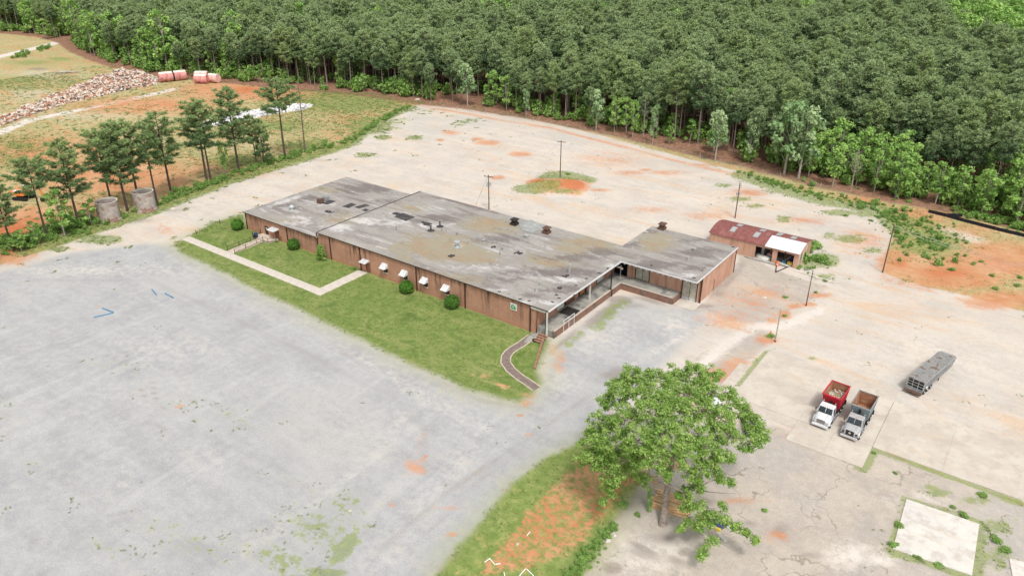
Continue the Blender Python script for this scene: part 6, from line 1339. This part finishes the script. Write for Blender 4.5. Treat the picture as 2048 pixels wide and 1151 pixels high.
def baretree(h, seed, r0, nb, m):
    r = random.Random(seed); sp = bentpts(h, seed, .04*h); T = MB(); T.path(sp, [r0*(1-.9*i/6)+.015 for i in range(7)], 7); T2 = MB()
    for k in range(nb):
        z = h*(.35+.62*(k+.5)/nb); f = z/h*6; i = min(5, int(f)); o = sp[i].lerp(sp[i+1], f-i); a = k*2.4; L = h*.2*(1.15-z/h)*r.uniform(.8, 1.6); tip = o+Vector((math.cos(a)*L, math.sin(a)*L, L*.75)); T2.tube(o, tip, .05, .02, 4, caps=False)
        for q in range(5): b = o.lerp(tip, r.uniform(.3, .95)); T2.tube(b, b+Vector((r.gauss(0, .5), r.gauss(0, .5), r.uniform(.1, .7)))*L*.5, .022, .008, 3, caps=False)
    return T.mesh('trunk', m), T2.mesh('branches', m)
def bare(px, py, ty, lab, seed, m, r0=.14, nb=22):
    t = thing('dead_tree', lab, 'dead tree', G(px, py)); h = HT((px, py), ty)
    for nm, me in zip(('trunk', 'branches'), baretree(h, seed, r0, nb, m)): part(nm, me, t)
bare(1702, 379, 298, 'leafless silver-grey tree against the green forest rim at the right', 11, M['twig'], .15, 34)
bare(1287, 274, 190, 'bare grey stem standing at the middle right of the rim', 12, M['twig'], .12, 12)
bare(610.7, 304, 168, 'bare dead pine at the right end of the roadside row', 13, M['snag'], .22, 20)
bare(602, 303, 279, 'short dead stub beside the bare dead pine', 14, M['snag'], .08, 3)

# roadside row of pines
rowv = [pine_meshes(20, .26, c0, R_, nb, 42, .78, .13, 400+i, M['pinerow'], M['barkD'], rounded=True, stubs=8) for i, (c0, R_, nb) in enumerate(((.36, 4.2, 40), (.42, 4.2, 36), (.30, 3.8, 44), (.58, 4.3, 26), (.45, 3.3, 28)))]
row = [(27, 503, 362, 0, 'leftmost roadside pine, cut by the edge of the photograph'), (95, 476, 316, 3, 'thin roadside pine in front of the excavator'), (160, 456, 279, 0, 'roadside pine third from the left, wide open crown'),
       (226, 418, 257, 1, 'dark dense pine behind the left concrete ring'), (255, 422, 245, 2, 'slim pine right of the left concrete ring'), (281, 414, 238, 1, 'pine rising behind the right concrete ring'), (314, 404, 243, 4, 'slim pine with small crown just right of the right ring'),
       (343, 388, 224, 0, 'tall leaning pine with a long low branch, left of the twin pines'), (415, 367, 197, 1, 'left one of the twin pines standing close together'), (422.5, 365, 204, 4, 'right one of the twin pines standing close together'),
       (478, 343, 173, 2, 'tall pine with straight dark trunk and long crown'), (514.5, 334, 228, 4, 'shorter sparse pine beside the bushy cedar'), (570.5, 318, 156, 3, 'tall flat-topped pine left of the bare dead pine'), (-60, 545, 400, 1, 'pine just outside the left edge')]
for px, py, ty, v, lb in row:
    h = HT((px, py), ty); t = plant('pine_tree', lb, 'pine tree', G(px, py), rowv[v], h/20*(.95 if v == 4 else 1.1), h/20, rz=random.uniform(0, 6), group='row of pines along the edge of the field')
ced = pine_meshes(8, .12, .12, 1.7, 34, 22, .5, .13, 450, M['pinerow'], M['barkD'], rounded=True, stubs=0)
fit(529, 330, 240, ced, 8, 'cedar_tree', 'bushy dark small cedar beside a sparse pine', 'tree'); fit(452, 350, 278, bv[0], 11, 'broadleaf_tree', 'slender young leafy tree between the twin pines and the tall pine', 'tree', wx=.55)
fit(130, 471, 372, bv[2], 13, 'broadleaf_tree', 'bushy bright green tree by the excavator', 'tree', wx=1.1); fit(44, 502, 460, bv[0], 11, 'broadleaf_tree', 'rounded green bush-like tree at the far left roadside', 'tree', wx=1.6)
fit(183, 449, 398, sap[0], 6, 'sapling', 'small leafy sapling left of the left concrete ring', 'sapling', wx=1.2); fit(108, 466, 420, sap[1], 7, 'sapling', 'small sapling in front of the excavator tree', 'sapling', wx=1.2); fit(78, 488, 440, sap[0], 6, 'sapling', 'thin sapling at the far left roadside', 'sapling'); fit(148, 462, 410, bv[1], 12, 'broadleaf_tree', 'second bushy tree right of the excavator', 'tree', wx=.9)
for i, (px, py, s, lb) in enumerate(((352, 384, .9, 'low shrub at the foot of the leaning pine'), (375, 380, .7, 'low shrub left of the twin pines'), (395, 374, .8, 'low shrub touching the twin pines'), (500, 336, .5, 'round shrub left of the sparse pine'), (493, 341, .45, 'tiny bright shrub by the tall pine'), (543, 327, .6, 'dark shrub right of the cedar'), (562, 318, .8, 'shrub at the foot of the flat-topped pine'), (590, 308, .9, 'shrub left of the dead stub'), (600, 306, .7, 'shrub at the foot of the bare dead pine'), (628, 298, .8, 'shrub just right of the bare dead pine'), (648, 290, 1.0, 'taller shrub further right of the dead pine'), (585, 318, .5, 'tiny shrub at the yard edge'), (660, 296, .8, 'shrub on the yard edge near the field corner'), (712, 278, .7, 'shrub on the corner of the pale yard'), (780, 232, .8, 'far shrub on the left edge of the pale yard'), (92, 99, 1.2, 'bright round bush beside the forest road'), (48, 115, 1.2, 'bright bush at the edge of the forest road'), (20, 500, .9, 'low bush under the leftmost pine'), (60, 497, .8, 'low bush between two left saplings'), (305, 410, .7, 'small bush right of the right concrete ring'), (205, 445, .5, 'small bush touching the left ring'), (275, 424, .8, 'bush touching the right ring on its left'))): wild(px, py, s, lb)
for i in range(34):
    px, py = random.choice(((1855, 470), (1820, 440), (1870, 500), (1840, 490), (1790, 425), (1760, 412))); px += random.gauss(0, 32); py += random.gauss(0, 15)
    wild(px, py, random.uniform(.35, .8), 'small wild shrub on the overgrown clay bank', 'wild shrubs on the clay bank')
for px, py in ((1985, 552), (2035, 572), (1990, 578), (1962, 524), (1905, 540), (1880, 530), (2040, 555)): wild(px, py, random.uniform(.35, .6), 'small shrub scattered on the bare orange clay', 'shrubs on the bare clay')
for i in range(16): wild(1480+i*20+random.gauss(0, 4), 345+i*5.0+random.gauss(0, 3), random.uniform(.4, .75), 'low shrub in the green strip along the fence', 'shrubs along the forest fence')
for px, py, s, lb in ((1612, 522, 1.0, 'leafy vine mass hugging the right end of the shed'), (1622, 505, 1.1, 'green shrub behind the right corner of the shed'), (1640, 522, .8, 'spreading green shrub right of the shed'), (1655, 528, .6, 'low weeds bush furthest right of the shed'), (1598, 534, .5, 'small shrub at the front right corner of the shed'), (1424, 482, .5, 'shrub at the left end of the shed'), (1632, 498, 1.1, 'tall shrub climbing at the back of the shed')): wild(px, py, s, lb)
for px, py, s, lb in ((1720, 418, .8, 'dark green shrub beside the pale tongue of the yard'), (1692, 432, .5, 'shrub in the grass crescent on the yard'), (1745, 408, .7, 'shrub at the far right corner of the yard'), (1500, 352, .8, 'shrub under the pale-trunk trees'), (1625, 372, .8, 'round shrub by the fence'), (1607, 362, .7, 'round shrub left of another by the fence'), (1137, 349, .5, 'spiky weed on top of the dirt mound'), (1124, 358, .35, 'weed by the pole on the mound')): wild(px, py, s, lb)
# hedge of weeds at the bottom
for i in range(9):
    u = i/8; wild(1135+85*u+random.gauss(0, 3), 1150-85*u+random.gauss(0, 3), random.uniform(.3, .5), 'bright green weed bush in the strip beside the broken paving', 'weed bushes at the bottom of the verge', sz=.35)
for px, py, s, lb in ((1245, 1010, .5, 'weed bush near the second trunk'), (1275, 1030, .3, 'small weed at the edge of the dirt'), (1787, 1090, .4, 'weed at the left corner of the white slab'), (1796, 1050, .35, 'weed on the left side of the white slab'), (1905, 1015, .3, 'weed behind the white slab'), (1925, 1030, .45, 'weed at the back corner of the white slab'), (1965, 990, .4, 'weed by the slab edge at the right'), (1992, 1080, .5, 'weed clump at the right bottom'), (2010, 1100, .5, 'rightmost weed clump beyond the white slab'), (1835, 1115, .35, 'weed before the white slab'), (1875, 1130, .35, 'weed right of another before the white slab'), (1530, 1021, .3, 'weed on the cracked apron'), (1541, 672, .45, 'weed clump by the orange cone'), (1570, 632, .35, 'small weed on the drive edge'), (1571, 595, .35, 'small weed on the cracked drive'), (1650, 562, .4, 'weed on the yard right of the dark lamp post'), (1632, 585, .35, 'weed beside the dark lamp post'), (1747, 905, .25, 'weed in the notch between two pads'), (1790, 946, .25, 'lone weed on the apron below the pads')): wild(px, py, s, lb)

# clipped round bushes on the lawn
def rbush(seed, mat, ry=1.0):
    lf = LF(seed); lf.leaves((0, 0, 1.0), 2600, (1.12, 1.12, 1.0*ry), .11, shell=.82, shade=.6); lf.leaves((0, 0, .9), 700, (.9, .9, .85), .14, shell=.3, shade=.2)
    for k in range(22): dd = rdir(1, lf.r, .6)[0]; lf.leaves((dd[0]*.95, dd[1]*.95, 1.0+dd[2]*.9*ry), 46, (.3, .3, .26), .1)
    return lf.mesh('foliage', mat)
rb = [rbush(500, M['bush']), rbush(501, M['bush'])]
for i, (px, py, r_, lb) in enumerate(((476, 459, 1.15, 'round bright bush on the lawn at the left corner of the factory'), (588, 498, 1.1, 'round bush just right of the entry ramp'), (814, 585, 1.15, 'round bush under the second window awning'), (904, 615, 1.15, 'round bush under the rightmost window awning'))):
    t = thing('round_bush', lb, 'bush', G(px, py), random.uniform(0, 6), 'clipped round bushes along the factory front'); t.scale = (r_, r_, r_*1.0); part('foliage', rb[i % 2], t); MB().tube((0, 0, -.1), (0, 0, .7), .07).build('stem', M['bark'], t)
lf = LF(520)
for k in range(18): u = k/17; a = k*2.4; lf.leaves((math.cos(a)*.7*(1.1-u), math.sin(a)*.7*(1.1-u), .5+2.4*u), 60, (.55, .55, .45), .16)
t = thing('tall_shrub', 'ragged dark green tall shrub at the step between the two roofs', 'shrub', G(643, 519)); part('foliage', lf.mesh('foliage', M['oak']), t); MB().tube((0, 0, -.1), (0, 0, 1.6), .06).build('stem', M['bark'], t)
wild(706, 537, .5, 'low dark plant left of the middle door'); wild(717, 540, .35, 'pale plant beside the path to the middle door')

# ------------------------------------------------------------ the big tree in front
bt_ = thing('big_tree', 'large spreading leafy tree with a straight grey trunk over the paving', 'tree', G(1325, 1047))
O = bt_.location
tb = MB()
top = G(1352, 880, 9.0)-O
sp = [Vector((0, 0, -.2)), Vector((0, .1, .6)), (G(1333, 985, 3.2)-O), (G(1343, 930, 5.6)-O), (G(1350, 890, 7.6)-O)]
tb.path([Vector((0, 0, -.3)), Vector((0, 0, .5))], [.62, .4], 12)
tb.path([Vector((0, 0, .4)), sp[2], sp[3], sp[4]], [.4, .34, .28, .22], 12)
lobes = [  # px, py, height, radius
 (1262, 752, 12, 1.7), (1240, 790, 11, 1.9), (1290, 790, 12.5, 1.9), (1318, 760, 12, 1.4), (1345, 775, 12.5, 1.8), (1385, 745, 12, 1.7), (1405, 765, 11.5, 1.5), (1350, 745, 12, 1.2), (1425, 745, 11, 1.2),
 (1215, 800, 10, 1.3), (1300, 830, 13, 2.1), (1350, 820, 13, 2.1), (1400, 820, 12.5, 2.0), (1250, 840, 11.5, 2.1), (1205, 845, 10, 1.8), (1460, 795, 10, 1.5), (1480, 820, 9.5, 1.6), (1440, 835, 11, 1.9), (1500, 845, 9, 1.4), (1522, 868, 8.5, 1.1), (1495, 880, 9, 1.4), (1450, 870, 10.5, 1.8),
 (1190, 890, 9, 1.7), (1170, 915, 8, 1.1), (1225, 890, 10, 2.0), (1275, 880, 12, 2.1), (1330, 870, 13, 2.1), (1385, 870, 12, 2.0), (1415, 900, 10.5, 1.7), (1365, 905, 11.5, 1.8), (1310, 915, 11.5, 1.8), (1255, 920, 9.5, 1.7), (1205, 925, 8, 1.5), (1230, 950, 7.5, 1.2), (1215, 965, 6.5, .9),
 (1430, 925, 9, 1.1), (1455, 915, 8.5, .9), (1405, 935, 9, 1.2), (1385, 950, 8, 1.0), (1440, 955, 6.5, .6), (1462, 962, 6, .5), (1370, 985, 5.5, 1.0), (1395, 975, 6, 1.0), (1375, 1010, 4.5, .8), (1398, 1015, 4.5, 1.0), (1425, 1035, 4, .9), (1405, 1050, 3.6, .9),
 (1450, 1040, 4, .6), (1472, 1050, 4, .65), (1495, 1062, 3.8, .5), (1510, 1080, 3.5, .35), (1380, 1048, 3.2, .7), (1362, 1058, 3.0, .4), (1425, 1080, 2.6, .55), (1412, 1100, 2.2, .5), (1400, 1112, 2.0, .35), (1445, 1012, 5, .45), (1290, 955, 7.5, .9), (1335, 950, 9, .8), (1222, 985, 5, .55), (1205, 1000, 4.5, .35),
 (1280, 765, 11.5, 1.3), (1236, 770, 10.5, 1.2), (1300, 735+10, 11.5, .8), (1185, 870, 9, 1.2), (1508, 858, 8.7, 1.0), (1420, 785, 11.5, 1.5), (1325, 800, 13, 1.6), (1375, 790, 12.5, 1.5)]
lf = LF(600); rr = random.Random(6); hub = sp[4]; done = [sp[3].lerp(sp[4], .3), sp[4]]
lobes.sort(key=lambda l: ((G(l[0], l[1], l[2])-O)-hub).length)
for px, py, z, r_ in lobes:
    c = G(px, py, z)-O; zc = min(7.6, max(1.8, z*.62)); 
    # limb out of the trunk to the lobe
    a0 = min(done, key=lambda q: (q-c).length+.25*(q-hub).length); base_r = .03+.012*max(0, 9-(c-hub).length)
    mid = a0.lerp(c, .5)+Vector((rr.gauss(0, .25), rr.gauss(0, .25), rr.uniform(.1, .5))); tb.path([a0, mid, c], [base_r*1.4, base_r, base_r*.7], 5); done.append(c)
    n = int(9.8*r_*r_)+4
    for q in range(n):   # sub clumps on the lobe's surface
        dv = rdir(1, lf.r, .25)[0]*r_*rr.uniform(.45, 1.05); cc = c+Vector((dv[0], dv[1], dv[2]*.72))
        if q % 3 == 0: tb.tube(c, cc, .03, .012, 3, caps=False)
        lf.leaves(cc, 56, (.55, .55, .36), .12, up=.7, shade=min(1, max(0, .38+.32*dv[2]/max(r_, .4)+rr.gauss(0, .24))), shell=.2, sv=.3)  # upper clumps paler: leaf highlights painted into the colour
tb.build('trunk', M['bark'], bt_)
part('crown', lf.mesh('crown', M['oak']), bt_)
MB().path([G(1405, 981, 3.2)-O, G(1440, 985, 2.9)-O, G(1472, 986, 2.6)-O], [.05, .035, .02], 5).build('bare_branch', M['bark'], bt_)
# the second, slimmer trunk beside it
b2 = thing('slim_tree', 'slimmer tree with a green ivy-clad foot left of the big trunk', 'tree', G(1299, 1023)); O2 = b2.location
q1, q2 = G(1299, 965, 3.2)-O2, G(1297, 930, 5.2)-O2
MB().path([Vector((0, 0, -.2)), q1, q2, G(1300, 905, 7)-O2], [.24, .18, .14, .08], 9).path([q1, G(1275, 945, 5.2)-O2, G(1262, 935, 6.2)-O2], [.09, .06, .03], 6).path([q2, G(1270, 925, 6)-O2], [.07, .03], 5).build('trunk', M['twig'], b2)
lf = LF(610)
for k in range(9): f = k/9; c = q1*f*.8; lf.leaves(c+Vector((0, 0, .35)), 60, (.32, .32, .35), .09)
part('ivy', lf.mesh('ivy', M['leafB']), b2)
lf = LF(611)
for px, py, z, r_ in ((1262, 935, 6.5, 1.0), (1245, 925, 7, 1.0), (1290, 905, 7.5, 1.1), (1275, 920, 7, .9), (1305, 900, 7.5, .9)):
    c = G(px, py, z)-O2
    for q in range(10): dv = rdir(1, lf.r)[0]*r_*rr.uniform(.4, 1); lf.leaves((c.x+dv[0], c.y+dv[1], c.z+dv[2]*.7), 46, (.45, .45, .35), .11)
part('crown', lf.mesh('crown', M['oak']), b2)

# ------------------------------------------------------------ grass and weeds (nobody could count them)
def tuft(seed, n, h, w, spread, mat, nm):
    lf = LF(seed)
    for k in range(n): c = lf.r.uniform(-spread, spread, 2); lf.needles((c[0], c[1], 0), 5, h, w, .35, .6)
    return lf.mesh(nm, mat)
gt_ = thing('grass_clump', 'small grass clump at the lawn corner by the path end', 'grass', G(370, 483)); part('blades', tuft(700, 7, .12, .045, .4, M['grass'], 'blades'), gt_)
wt_ = thing('weed_clump', 'small weed clump on the gravel lot above the ruts', 'weed', G(404, 800)); part('leaves', tuft(701, 6, .17, .07, .28, M['weed'], 'leaves'), wt_)
N = 260000; X = rng.uniform(-345, 45, N); Y = rng.uniform(16, 240, N)
w_ = np.stack([X, Y, np.full(N, -CAMH)], 1); dp = w_@_F; u_ = (w_@_R)/dp*FPX; v_ = (w_@_D)/dp*FPX
ok = (np.abs(u_) < 1150) & (np.abs(v_) < 680) & (dp > 0)
X, Y = X[ok], Y[ok]; inb = (X < -41) & (X > -132.5) & (Y > 85.3) & (Y < 127); lw = fs('s_lawn', X, Y); vg = fs('s_verge', X, Y); gn = fs('b_green', X, Y); cl_ = fs('b_clay', X, Y); fo_ = fs('s_forest', X, Y); cn = fs('s_conc', X, Y); gv = fs('s_gravel', X, Y); tn = fs('s_tan', X, Y)
onwalk = ((np.abs(Y-75.02) < 1.1) & (X > -138.5) & (X < -95.7)) | ((np.abs(X+97.05) < 1.3) & (Y > 74) & (Y < 85.6)) | ((np.abs(X+124.6) < 1.3) & (Y > 75) & (Y < 86)) | ((X > -26.5) & (X < 7.9) & (Y > 82.3) & (Y < 102.5)) | (sdist(arr([(1812.6, 997.9), (1958.4, 1048), (1943.6, 1150.4), (1785, 1096.8)]), X, Y) > -.2) | (ldist(np.array([[p.x, p.y] for p in pts]), X, Y) < .95)
field = (cn < 0) & (gv < 0) & (lw < 0) & (vg < 0) & (tn < 0) & (fo_ < 0)
q = rng.random(len(X)); base_ok = ~inb & ~onwalk
mg = base_ok & (((lw > .0) & (q < .9) & (cl_ < .4)) | ((vg > 0) & (cl_ < .35) & (q < .8)) | ((gn > .55) & (q < .75) & (lw < 0) & (gv < 0)) | (field & (gn > 0) & (q < .5)) | (field & (q < .12) & (cl_ < .6)))
sg_ = rng.uniform(.7, 1.5, mg.sum())*np.where(X[mg] < -135, 1.4, .85)
scatter('grass', 'short rough grass and weeds growing over lawn, verge and field', 'grass', np.column_stack([X[mg], Y[mg], gz(X[mg], Y[mg])]), sg_, sg_*rng.uniform(.6, 1.2, mg.sum()), np.zeros(mg.sum(), int), [kids(gt_)], .1)
mw = base_ok & (fo_ < 0) & (((gn > .12) & (gn < .9) & (q > .955) & (lw < 0)) | ((gv > 0) & (q > .996)) | ((cn > 0) & (gv < 0) & (tn < 0) & (q > .996)) | ((tn > 0) & (q > .992)) | (field & (q > .975)))
cl2 = rng.integers(0, max(1, mw.sum()), mw.sum()*2); XW = np.concatenate([X[mw], X[mw][cl2]+rng.normal(0, .5, len(cl2))]); YW = np.concatenate([Y[mw], Y[mw][cl2]+rng.normal(0, .5, len(cl2))]); sw_ = rng.uniform(.5, 1.5, len(XW))*np.where(XW < -135, 1.4, .62)
scatter('weeds', 'scattered low weeds sprouting from the gravel, cracks and bare clay', 'weeds', np.column_stack([XW, YW, gz(XW, YW)]), sw_, sw_*.9, np.zeros(len(XW), int), [kids(wt_)], .1)
